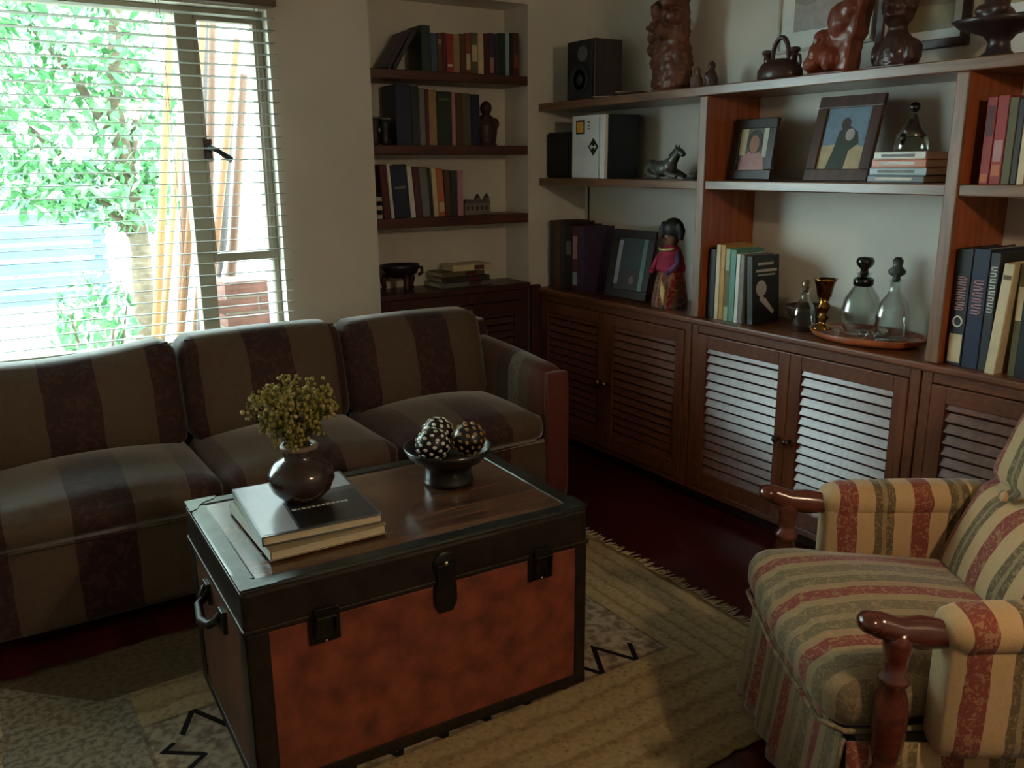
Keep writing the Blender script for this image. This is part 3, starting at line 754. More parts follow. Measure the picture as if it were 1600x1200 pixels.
# ================================================================== THINGS ON THE TRUNK
def trunk_things():
    Z = .554
    def bigbook(name, lab, w_, d_, h_, z, c, rz, cover, cov_parts):
        t = thing(name, lab, 'book', (c[0], c[1], z), rz)
        m = MB(); m.box(-w_/2, -d_/2, 0, w_/2, d_/2, .003); m.box(-w_/2, -d_/2, h_-.003, w_/2, d_/2, h_); m.box(-w_/2, -d_/2, .003, -w_/2+.004, d_/2, h_-.003)
        cv = m.build('cover', cover, t, bevel=.001)
        MB().box(-w_/2+.004, -d_/2+.004, .003, w_/2-.005, d_/2-.004, h_-.003).build('pages', PAGES, t)
        for nm, poly, mm in cov_parts:
            MB().prism(poly, h_, h_+.0006).build(nm, mm, cv)
        return t
    gl = mat(S(74, 78, 82), .28, .2, 6, coat=.4, name='glossy grey cover')
    pale = mat(S(176, 180, 186), .3, .1, 6, coat=.3, name='pale cover print'); dkp = mat(S(34, 32, 32), .3, .2, 6, coat=.3, name='dark cover print')
    bigbook('coffee_table_book', 'large pale-edged book lying lowest on the trunk top', .295, .37, .026, Z, (.685, 2.045), radians(-1), mat(S(150, 132, 104), .4, .1, coat=.2), [])
    letters = []
    t = bigbook('coffee_table_book', 'large glossy grey picture book directly under the vase', .30, .36, .024, Z+.0265, (.692, 2.062), radians(-5), gl,
            [('cover_picture', [(-.145, -.17), (-.06, -.17), (-.05, .17), (-.145, .17)], pale), ('cover_picture', [(-.055, -.17), (.142, -.17), (.142, .03), (-.05, -.0)], dkp), ('cover_picture', [(.06, .05), (.142, .06), (.142, .17), (.07, .17)], pale)])
    tx = MB(); x = -.045
    rnd = random.Random(2)
    for k in range(12):
        wd_ = rnd.uniform(.006, .011); tx.box(x, -.055, .0246, x+wd_, -.047+rnd.uniform(0, .003), .0254); x += wd_+.0035
    o = tx.build('cover_lettering', WHITE, t); o['kind'] = 'stuff'
    # vase
    V = (.692, 2.075, Z+.0512)
    v = thing('ceramic_vase', 'round dark brown glazed vase with a short neck on the books', 'vase', V)
    gz = mat(S(62, 44, 38), .22, .45, 9, coat=.6, name='brown glaze')
    MB().lathe([(0, 0), (.042, 0), (.05, .006), (.074, .03), (.086, .058), (.083, .082), (.064, .104), (.045, .116), (.041, .128), (.043, .142), (.041, .146), (.034, .143), (.033, .128), (.037, .115), (.055, .1), (.07, .075), (.06, .03), (0, .012)], 36).build('body', gz, v)
    b = MB(); b.lathe([(.040, .138), (.047, .141), (.049, .148), (.045, .153), (.037, .152), (.034, .144), (.040, .138)], 32); b.build('rim', mat(S(128, 108, 96), .5, .2, name='bare clay rim'), v)
    # dried flowers
    f = thing('dried_flowers', 'bushy bunch of dried yellow-green flowers standing in the brown vase', 'flowers', (V[0], V[1], V[2]+.03))
    rnd = random.Random(11); st = MB(); bl = MB()
    for k in range(150):
        d = Vector((rnd.gauss(0, 1), rnd.gauss(0, 1), rnd.gauss(.25, .9))).normalized()*(rnd.uniform(.45, 1.0))
        tip = Vector((d.x*.112-.008, d.y*.10, .205+d.z*.088))
        a0 = rnd.uniform(0, 6.28); base = Vector((.02*cos(a0), .02*sin(a0), .04)); neck = Vector((.022*cos(a0), .022*sin(a0), .115))
        mid = neck.lerp(tip, .5)+Vector((0, 0, .012))
        st.tube([base, neck, mid, tip], .0011, 4)
        for q in range(7):
            o_ = Vector((rnd.gauss(0, 1), rnd.gauss(0, 1), rnd.gauss(0, 1)))*.0085
            bl.ball(tuple(tip+o_), rnd.uniform(.0035, .0065), 5, 4, mi=rnd.choice((0, 0, 1, 2)))
    st.build('stems', mat(S(92, 88, 50), .8, .2), f)['kind'] = 'stuff'
    bl.build('blossoms', [mat(S(150, 140, 66), .85, .25, 30), mat(S(120, 120, 60), .85, .25, 30), mat(S(176, 160, 112), .85, .2, 30)], f)['kind'] = 'stuff'
    # pedestal bowl with patterned balls
    B = (1.14, 2.10, Z)
    bw = thing('pedestal_bowl', 'black footed bowl holding three white-dotted balls on the trunk', 'bowl', B)
    bk = mat(S(20, 18, 20), .3, .2, coat=.5, name='black lacquer')
    MB().lathe([(0, 0), (.07, 0), (.073, .006), (.069, .012), (.068, .045), (.074, .054), (.10, .068), (.12, .09), (.128, .108), (.123, .108), (.113, .092), (.09, .074), (0, .064)], 40).build('bowl_body', bk, bw)
    dots = [mat(S(226, 222, 208), .35, .1, name='cowrie white'), mat(S(176, 132, 78), .4, .2, name='cowrie tan')]
    for i, (x, y, r, lab) in enumerate(((-.06, -.02, .048, 'leftmost dotted ball in the black bowl, whitest of the three'), (.052, -.032, .048, 'rightmost dotted ball in the black bowl, speckled tan'), (.002, .064, .048, 'dotted ball at the back of the black bowl'))):
        bb = thing('decorative_ball', lab, 'ball', (B[0]+x, B[1]+y, B[2]+.080+r*.98), rot=(i*.7, i*1.1, i), group='dotted balls in the bowl')
        MB().ball((0, 0, 0), r, 24, 16).build('core', bk, bb)
        d0 = None; n = 64
        for k in range(n):
            z = 1-2*(k+.5)/n; a = k*2.39996; rr = sqrt(1-z*z); nrm = Vector((rr*cos(a), rr*sin(a), z))
            if d0 is None: d0 = MB().ball((0, 0, 0), (.0068, .0054, .0028), 7, 5).build('dot', dots[0 if i != 1 else 1], bb); o = d0
            else: o = share(d0, bb)
            o.location = nrm*r; o.rotation_euler = nrm.to_track_quat('Z', 'Y').to_euler()
trunk_things()

# ================================================================== BOOKS
CN = {'black': S(24, 23, 26), 'navy': S(28, 34, 62), 'dark green': S(30, 46, 38), 'maroon': S(84, 30, 36), 'red': S(150, 44, 42), 'brick red': S(132, 62, 46),
      'brown': S(86, 58, 40), 'tan': S(158, 126, 88), 'cream': S(206, 190, 154), 'white': S(214, 212, 202), 'grey': S(112, 110, 106), 'olive': S(94, 88, 56),
      'teal': S(88, 140, 124), 'ochre': S(188, 138, 60), 'pink': S(178, 130, 134), 'purple': S(62, 42, 70), 'slate blue': S(66, 76, 98), 'pale green': S(150, 170, 138), 'orange': S(188, 106, 62), 'pale blue': S(150, 172, 178), 'charcoal': S(50, 48, 52)}
def book(label, group, loc, rz, t, h, d, colour, tilt=0, bands=(), cover_art=None):
    r = thing('book', label, 'book', loc, group=group, rot=(0, tilt, rz))
    m = mat(CN[colour], .5, .15, 20, coat=.15, name='book cloth')
    c = min(.003, t*.2)
    b = MB(); b.box(0, .003, 0, c, d, h); b.box(t-c, .003, 0, t, d, h)
    b.box(c*.4, 0, 0, t-c*.4, .004, h)
    cv = b.build('cover', m, r, bevel=.0012, seg=1)
    MB().box(c, .004, .004, t-c, d-.004, h-.005).build('pages', PAGES, r)
    for z0, z1, col in bands:
        MB().box(t*.14, -.0008, h*z0, t*.86, .001, h*z1).build('spine_label', mat(CN[col], .5, .1, 20), cv)
    return r, cv
def row(origin, rz, where, group, items, gap=.0008):
    """items: (thickness, height, depth, colour, tilt in degrees, bands)"""
    x = 0; dx, dy = cos(rz), sin(rz)
    for i, it in enumerate(items):
        t, h, d, col = it[:4]; tilt = radians(it[4]) if len(it) > 4 else 0; bands = it[5] if len(it) > 5 else ()
        if tilt > 0: x += 0
        lab = f"{col} book, {ORD[i]} from the left {where}"
        z = origin[2]+(t*sin(tilt) if tilt > 0 else 0)
        book(lab, group, (origin[0]+dx*x, origin[1]+dy*x, z), rz, t, h, d, col, tilt, bands)
        x += t/cos(tilt)+gap
        if tilt > 0 and (i+1 < len(items)) and (len(items[i+1]) < 5 or items[i+1][4] == 0): x += h*sin(tilt)
    return x
L1 = ((.62, .8, 'white'),)
# alcove, top shelf: two leaning books, then an upright row
g = 'books on the top alcove shelf'
book('purple book leaning furthest left on the top alcove shelf', g, (1.785, 3.765, 1.869+.02*sin(radians(33))), 0, .02, .19, .13, 'purple', radians(33), ())
book('charcoal book leaning against the row on the top alcove shelf', g, (1.8145, 3.765, 1.869+.022*sin(radians(33))), 0, .022, .205, .13, 'charcoal', radians(33), ())
row((1.962, 3.758, 1.869), 0, 'in the upright row on the top alcove shelf', g, [
    (.046, .200, .14, 'dark green', 0), (.034, .170, .13, 'slate blue', 0), (.026, .172, .13, 'brown', 0, ((.7, .85, 'tan'),)), (.020, .175, .13, 'maroon', 0),
    (.036, .172, .13, 'red', 0, ((.15, .22, 'cream'),)), (.036, .172, .13, 'tan', 0), (.028, .176, .13, 'brown', 0), (.030, .180, .13, 'brick red', 0, ((.1, .5, 'cream'),)),
    (.038, .186, .14, 'olive', 0, ((.3, .7, 'cream'),)), (.032, .184, .13, 'cream', 0), (.028, .186, .14, 'maroon', 0), (.030, .190, .14, 'purple', 0, ((.05, .42, 'pink'),)),
    (.026, .186, .14, 'charcoal', 0), (.036, .194, .14, 'dark green', 0), (.022, .196, .14, 'pale blue', 0), (.020, .198, .14, 'black', 0), (.034, .200, .14, 'maroon', 0, ((.2, .5, 'brick red'),))])
g = 'books on the middle alcove shelf'
row((1.822, 3.762, 1.539), 0, 'on the middle alcove shelf', g, [
    (.078, .268, .15, 'navy', 0), (.040, .265, .15, 'charcoal', 0), (.030, .255, .15, 'grey', 0), (.018, .252, .15, 'maroon', 0), (.042, .250, .15, 'tan', 0),
    (.080, .245, .15, 'dark green', 0, ((.84, .88, 'olive'),)), (.020, .244, .14, 'pink', 0), (.036, .242, .14, 'brown', 0), (.046, .240, .14, 'olive', 0), (.050, .238, .14, 'navy', 0)])
g = 'books on the lowest alcove shelf'
row((1.742, 3.762, 1.206), 0, 'on the lowest alcove shelf', g, [
    (.036, .245, .14, 'maroon', -4), (.016, .248, .14, 'white', -4), (.084, .242, .15, 'navy', -4, ((.55, .6, 'grey'),)), (.026, .238, .14, 'white', -4), (.034, .234, .14, 'maroon', -4),
    (.044, .232, .14, 'grey', -4), (.016, .230, .14, 'dark green', -4), (.026, .228, .14, 'cream', -3), (.036, .226, .14, 'orange', -3, ((.1, .3, 'cream'),)), (.030, .220, .14, 'brown', -1),
    (.036, .216, .14, 'charcoal', 0), (.034, .214, .14, 'pink', 0)])
# corner bay
g = 'books in the corner bay'
row((2.645, 3.70, .822), -pi/2, 'in the corner bay beside the dark photo frame', g, [
    (.045, .345, .19, 'brown', 0, ((.05, .95, 'charcoal'),)), (.045, .345, .19, 'brown', 0), (.040, .342, .19, 'charcoal', 0), (.060, .330, .19, 'black', 0, ((.55, .75, 'grey'),)),
    (.050, .325, .19, 'maroon', 0, ((.5, .85, 'pink'), (.1, .3, 'pale blue'))), (.050, .325, .19, 'purple', 0)])
# middle bay, low
g = 'books left of the decanters'
row((2.632, 2.556, .822), -pi/2, 'in the row left of the decanters', g, [
    (.040, .285, .17, 'black', 0), (.024, .305, .17, 'cream', 0), (.026, .305, .17, 'ochre', 0), (.026, .292, .17, 'pale green', 0, ((.2, .7, 'olive'),)), (.030, .290, .16, 'teal', 0),
    (.020, .275, .16, 'white', 0), (.024, .275, .16, 'grey', 0)])
# the front cover of a dark book leaning at the end of that row, facing the camera
r, cv = book('dark picture-covered book at the right end of the row left of the decanters', g, (2.640, 2.342, .822), -pi/2, .030, .270, .155, 'black', radians(-4))
pp = mat(S(186, 176, 168), .4, .1); a = MB()
for (y0, z0, y1, z1) in ((.02, .205, .14, .215), (.03, .19, .13, .196), (.03, .232, .12, .242)): a.box(.0298, y0, z0, .0306, y1, z1)
a.build('cover_lettering', pp, cv)['kind'] = 'stuff'
MB().prism([(.05+.03*cos(k*pi/8), .14+.032*sin(k*pi/8)) for k in range(16)], 0, .001, M=Matrix.Translation((.0298, 0, 0)) @ Matrix(((0, 0, 1, 0), (1, 0, 0, 0), (0, 1, 0, 0), (0, 0, 0, 1)))).build('cover_picture', pp, cv)
MB().prism([(.045, .115), (.075, .10), (.125, .045), (.115, .035), (.04, .095)], 0, .001, M=Matrix.Translation((.0298, 0, 0)) @ Matrix(((0, 0, 1, 0), (1, 0, 0, 0), (0, 1, 0, 0), (0, 0, 0, 1)))).build('cover_picture', pp, cv)
# right bay
g = 'books on the right middle shelf'
row((2.632, 1.470, 1.380), -pi/2, 'on the middle shelf at the right edge', g, [
    (.030, .250, .18, 'red', 0, ((.55, .9, 'maroon'), (.02, .12, 'orange'))), (.034, .252, .18, 'red', 0, ((.1, .22, 'orange'), (.26, .5, 'pink'))), (.026, .245, .18, 'olive', 0), (.018, .240, .18, 'charcoal', 0),
    (.022, .240, .18, 'cream', 0), (.034, .245, .18, 'brown', 0), (.03, .25, .18, 'navy', 0), (.03, .24, .18, 'maroon', 0)])
g = 'large books below the right middle shelf'
items = [(.050, .365, .23, 'black', 0), (.052, .368, .23, 'navy', 0), (.030, .360, .23, 'charcoal', 0)]
x = row((2.622, 1.500, .822), -pi/2, 'among the big books at the right edge', g, items)
rnd = random.Random(5)
def glyphs(cvname, xx, t, h, z0, z1, col, n):
    """column of blocky title letters running up a spine, illegible in the photograph"""
    b = MB(); s = (z1-z0)*h/n
    for k in range(n):
        z = z0*h+k*s; b.box(t*.2, -.0012, z, t*.8, .001, z+s*.22); b.box(t*.2, -.0012, z+s*.5, t*.8, .001, z+s*.7); b.box(t*(.2 if k % 2 else .65), -.0012, z, t*(.35 if k % 2 else .8), .001, z+s*.7)
    return b
for (off, t, h, z0, z1, col, n, lab) in ((0, .050, .365, .48, .78, 'pink', 7, 'pink title lettering'), (.0508, .052, .368, .46, .76, 'pink', 6, 'pink title lettering'), (.1036, .030, .360, .5, .9, 'white', 8, 'white title lettering')):
    bk = [o for o in bpy.data.objects if o.get('group') == g and abs(o.location.y-(1.500-off)) < .003][0]
    o = glyphs('', 0, t, h, z0, z1, col, n).build('spine_lettering', mat(CN[col], .5, .1), [c for c in bk.children if c.name.startswith('cover')][0], label=lab); o['kind'] = 'stuff'
    if off == 0:
        MB().box(t*.1, -.001, .01, t*.9, .001, .10).build('spine_label', mat(CN['cream'], .5, .1), [c for c in bk.children if c.name.startswith('cover')][0])
        b_ = MB(); b_.tube([(t*.5+.014*cos(a*.4), -.001, .14+.016*sin(a*.4)) for a in range(17)], .003, 5); b_.build('spine_emblem', mat(CN['white'], .5, .1), [c for c in bk.children if c.name.startswith('cover')][0])
book('pale cream book standing proud of the big books at the right edge', g, (2.60, 1.500-x-.002, .822), -pi/2, .032, .335, .21, 'cream', radians(3.5), ((.86, .9, 'olive'),))
book('dark gilt-edged book behind the pale cream book at the right edge', g, (2.625, 1.500-x-.058, .822), -pi/2, .024, .335, .22, 'olive', 0, ((.5, .8, 'cream'),))
r, cv = book('big black book with a round grey picture at the right edge', g, (2.615, 1.500-x-.084, .822), -pi/2, .04, .355, .26, 'black', 0)
MB().prism([(.16+.085*cos(k*pi/12), .15+.11*sin(k*pi/12)) for k in range(24)], 0, .001, M=Matrix.Translation((.0398, 0, 0)) @ Matrix(((0, 0, 1, 0), (1, 0, 0, 0), (0, 1, 0, 0), (0, 0, 0, 1)))).build('cover_picture', mat(S(130, 150, 142), .4, .3, 12), cv)

# stack of four books under the glass figurine
def flat_stack():
    z = 1.380; y0 = 1.865
    for i, (w_, d_, h_, col, nm) in enumerate(((.205, .15, .024, 'charcoal', 'lowest'), (.205, .155, .024, 'pale blue', 'second lowest'), (.195, .15, .026, 'orange', 'second highest'), (.185, .15, .024, 'white', 'topmost'))):
        t = thing('book', f'{col} book lying {nm} in the stack under the glass figurine', 'book', (2.655, y0-.006*i, z), -pi/2, 'books stacked flat under the figurine')
        b = MB(); b.box(0, 0, 0, w_, d_, .003); b.box(0, 0, h_-.003, w_, d_, h_); b.box(0, 0, .003, w_, .003, h_-.003)
        cv = b.build('cover', mat(CN[col], .4, .1, coat=.2), t, bevel=.001)
        MB().box(.004, .003, .003, w_-.004, d_-.004, h_-.003).build('pages', WHITE, t)
        MB().box(w_*.15, -.0008, h_*.3, w_*.8, .001, h_*.7).build('spine_label', mat(CN['white' if i in (0, 2) else 'grey'], .5, .1), cv)
        z += h_+.0004
    return z
ZST = flat_stack()

# ================================================================== FRAMES AND PICTURES
def ringbox(b, w_, h_, bw, y0, y1, mi=0):
    b.box(0, y0, 0, w_, y1, bw, mi); b.box(0, y0, h_-bw, w_, y1, h_, mi); b.box(0, y0, bw, bw, y1, h_-bw, mi); b.box(w_-bw, y0, bw, w_, y1, h_-bw, mi)
def frame(label, loc, rot, w_, h_, bw, fm, base, shapes, group=None, easel=True, name='photo_frame', cat='photo frame', matw=0):
    """shapes: (name, polygon in picture units 0..1, material); flat print behind glass"""
    t = thing(name, label, cat, loc, group=group, rot=rot)
    b = MB(); ringbox(b, w_, h_, bw, 0, .016); b.build('frame_border', fm, t, bevel=.003)
    MB().box(bw-.003, .009, bw-.003, w_-bw+.003, .014, h_-bw+.003).build('backing', BLACK if not matw else WHITE, t)
    pw, ph = w_-2*bw-2*matw, h_-2*bw-2*matw
    RX = Matrix.Translation((bw+matw, .0085, bw+matw)) @ Matrix.Rotation(pi/2, 4, 'X')
    pr = MB().prism([(0, 0), (pw, 0), (pw, ph), (0, ph)], -.0004, 0, M=RX).build('picture', base, t)
    for k, (nm, poly, mm) in enumerate(shapes):
        MB().prism([(x*pw, y*ph) for x, y in poly], 0, .0004+.0003*k, M=RX).build(nm, mm, pr)
    if easel: MB().prism([(.0, .022), (.016, .022), (.0, h_*.8)], -.02, .02, M=Matrix.Translation((w_/2, .016, .0)) @ Matrix(((0, 0, 1, 0), (1, 0, 0, 0), (0, 1, 0, 0), (0, 0, 0, 1))) @ Matrix.Diagonal((3.2, 1, 1, 1))).build('easel_back', BLACK, t)
    return t
def ell(cx, cy, rx, ry, n=18): return [(cx+rx*cos(2*pi*k/n), cy+ry*sin(2*pi*k/n)) for k in range(n)]
dkf = mat(S(34, 24, 22), .35, .2, coat=.3, name='dark frame wood')
brf = wood(S(58, 34, 26), S(80, 48, 34), 'z', .4, 3, coat=.2, name='brown frame wood')
M_ = lambda *c: mat(S(*c), .45, .12, 30, name='print ink')
frame('small black photo frame with a portrait of a person in pink on the middle shelf', (2.70, 2.545, 1.3835), (radians(-8), 0, radians(-92)), .225, .235, .038, dkf, M_(92, 84, 70),
      [('print_shape', [(0, .35), (.22, .35), (.25, 1), (0, 1)], M_(196, 186, 150)), ('print_shape', [(.82, .3), (1, .3), (1, 1), (.8, 1)], M_(186, 186, 166)), ('print_shape', [(.05, 0), (.95, 0), (.86, .34), (.66, .46), (.4, .46), (.12, .32)], M_(168, 122, 122)),
       ('print_shape', ell(.53, .68, .27, .29), M_(40, 28, 24)), ('print_shape', ell(.52, .62, .17, .22), M_(150, 104, 78))])
frame('large tilted brown photo frame showing a standing figure against blue sky', (2.675, 2.150, 1.3848), (radians(-14), 0, radians(-90)), .265, .30, .042, brf, M_(116, 140, 160),
      [('print_shape', [(0, 0), (1, 0), (1, .36), (.5, .42), (0, .38)], M_(182, 164, 128)), ('print_shape', [(.2, 0), (.62, 0), (.66, .3), (.85, .42), (.78, .6), (.55, .72), (.36, .62), (.3, .3)], M_(52, 62, 54)), ('print_shape', ell(.48, .74, .1, .1), M_(70, 54, 52)), ('print_shape', ell(.62, .56, .1, .1), M_(170, 160, 158))])
frame('dark photo frame with a gloomy landscape picture in the corner bay', (2.665, 3.275, .8262), (radians(-12), 0, radians(-84)), .27, .325, .04, dkf, M_(56, 66, 68),
      [('print_shape', [(0, .1), (.14, .1), (.14, .95), (0, .95)], M_(150, 156, 164)), ('print_shape', [(.84, 0), (1, 0), (1, 1), (.84, 1)], M_(110, 140, 134)), ('print_shape', [(.14, 0), (.84, 0), (.84, .35), (.5, .45), (.14, .3)], M_(62, 56, 50)), ('print_shape', ell(.6, .2, .08, .08), M_(130, 104, 104))])
# hung pictures
frame('white-matted black and white drawing hung above the top shelf', (XS-.018, 2.490, 1.864), (0, 0, -pi/2), .428, .46, .012, mat(S(196, 194, 180), .5, .1), M_(150, 146, 136),
      [('print_shape', [(0, 0), (1, 0), (1, .3), (.6, .4), (.2, .28), (0, .34)], M_(176, 164, 160)), ('print_shape', ell(.35, .45, .22, .1), M_(70, 62, 54)), ('print_shape', ell(.6, .6, .2, .16), M_(54, 60, 58)), ('print_shape', ell(.2, .72, .2, .12), M_(120, 116, 100)), ('print_shape', ell(.72, .42, .12, .1), M_(34, 38, 38)), ('print_shape', ell(.5, .82, .3, .1), M_(110, 112, 104))],
      easel=False, name='wall_picture', cat='picture', matw=.062)
frame('brown-framed picture with beige mount hung above the middle of the shelf', (XS-.018, 2.046, 1.815), (0, 0, -pi/2), .345, .42, .03, brf, M_(126, 110, 84),
      [('print_shape', [(0, 0), (1, 0), (1, .25), (0, .3)], M_(150, 136, 104)), ('print_shape', ell(.5, .6, .3, .22), M_(84, 74, 60)), ('print_shape', ell(.3, .45, .14, .12), M_(60, 54, 46))], easel=False, name='wall_picture', cat='picture', matw=.03)
frame('dark-framed beige picture hung highest at the right edge', (XS-.018, 1.66, 1.865), (0, 0, -pi/2), .34, .40, .028, dkf, M_(176, 160, 124),
      [('print_shape', ell(.5, .5, .3, .25), M_(120, 104, 80)), ('print_shape', ell(.35, .35, .12, .12), M_(90, 78, 62))], easel=False, name='wall_picture', cat='picture', matw=.03)

# ================================================================== ELECTRONICS AND BOXES
def electronics():
    t = thing('loudspeaker', 'dark wooden bookshelf loudspeaker with two round drivers on the top shelf', 'speaker', (2.622, 3.532, 1.742), -pi/2)
    MB().box(0, .012, 0, .198, .178, .268).build('cabinet', wood(S(44, 20, 18), S(60, 28, 24), 'z', .35, 3, coat=.3), t, bevel=.004)
    MB().box(.004, 0, .004, .194, .012, .264).build('baffle', mat(S(26, 23, 22), .5, .1), t, bevel=.002)
    RX = Matrix.Rotation(pi/2, 4, 'X')
    MB().lathe([(.036, 0), (.036, .004), (.03, .005), (.02, .001), (.012, .001), (.008, .006), (0, .008)], 24, M=Matrix.Translation((.125, 0, .205)) @ RX).build('tweeter', mat(S(104, 98, 100), .35, .2), t)
    MB().lathe([(.072, 0), (.072, .006), (.064, .008), (.056, .004), (.03, -.006), (.022, .002), (0, .006)], 28, M=Matrix.Translation((.099, 0, .09)) @ RX).build('woofer', mat(S(30, 34, 38), .45, .2), t)
    # white-fronted case with a black side
    t = thing('computer_case', 'upright case with white front, yellow sticker and black side in the corner bay', 'case', (2.622, 3.486, 1.3805), -pi/2)
    MB().box(0, .02, 0, .252, .205, .290).build('body', mat(S(28, 32, 36), .4, .15), t, bevel=.003)
    fr = MB().box(0, 0, 0, .205, .02, .290).build('front_panel', mat(S(226, 229, 232), .3, .04), t, bevel=.004)
    MB().box(.212, 0, 0, .252, .02, .290).build('front_strip', mat(S(236, 240, 240), .3, .04), t, bevel=.004)
    MB().box(.035, -.002, .205, .10, .001, .268).build('sticker_border', BLACK, fr)
    MB().box(.042, -.003, .212, .093, -.001, .261).build('sticker', mat(S(228, 170, 66), .4, .08), fr, label='yellow square sticker')
    MB().prism([(.168, .105), (.205, .145), (.168, .185), (.131, .145)], 0, .0025, M=RX).build('diamond_mark', BLACK, fr, label='black diamond mark with white arrows')
    wa = MB().prism([(.142, .145), (.158, .157), (.158, .149), (.178, .149), (.178, .157), (.194, .145), (.178, .133), (.178, .141), (.158, .141), (.158, .133)], .0026, .0034, M=RX).build('arrow_mark', WHITE, fr)
    for z in (.225, .24, .255): MB().box(.125, -.002, z, .14, .001, z+.006).build('small_print', mat(S(150, 90, 70), .5, .1), fr)
    t = thing('black_box', 'small black box speaker standing leftmost on the corner bay shelf', 'box', (2.640, 3.725, 1.3805), -pi/2)
    MB().box(0, .01, 0, .19, .17, .222).build('body', mat(S(34, 28, 26), .45, .15), t, bevel=.004)
    MB().box(.008, 0, .008, .182, .01, .214).build('grille', mat(S(26, 25, 26), .8, .2, 200), t, bevel=.003)
    MB().ball((.03, -.002, .19), .006, 8, 6).build('badge', mat(S(90, 60, 50), .4, .1), t)
    # papers and dish by the speaker
    t = thing('paper_sheet', 'loose white paper lying beside the loudspeaker on the top shelf', 'paper', (2.64, 3.25, 1.742), -.9)
    MB().box(-.05, -.07, .0005, .05, .07, .002).build('sheet', WHITE, t); MB().box(-.03, -.05, .002, .035, -.045, .0024).build('print_line', mat(S(120, 120, 120), .6, .1), t)
    t = thing('shallow_dish', 'shallow dark dish before the tall wood carving on the top shelf', 'dish', (2.660, 3.10, 1.742))
    MB().lathe([(0, 0), (.04, 0), (.07, .012), (.066, .012), (.04, .004), (0, .004)], 24).build('dish_body', mat(S(70, 54, 46), .4, .2), t)
    MB().lathe([(.066, .012), (.072, .012), (.072, .015), (.066, .015), (.066, .012)], 24).build('rim', mat(S(150, 120, 84), .4, .2), t)
    # cable on the wall
    c = MB(); c.tube([(XS-.004, 3.70, 1.34), (XS-.004, 3.70, 1.25), (XS-.006, 3.695, 1.15)], .004, 6)
    tag(c.build('wall_cable', BLACK), 'thin dark cable running down the wall corner below the white-fronted case', 'cable')
    t = thing('black_box', 'flat black box behind the stacked books under the glass figurine', 'box', (2.815, 1.86, 1.3805), -pi/2)
    MB().box(0, 0, 0, .28, .08, .088).build('body', mat(S(26, 26, 26), .4, .15), t, bevel=.003)
    MB().box(-.001, -.001, .06, .281, .081, .064).build('lid_seam', BLACK, t)
electronics()

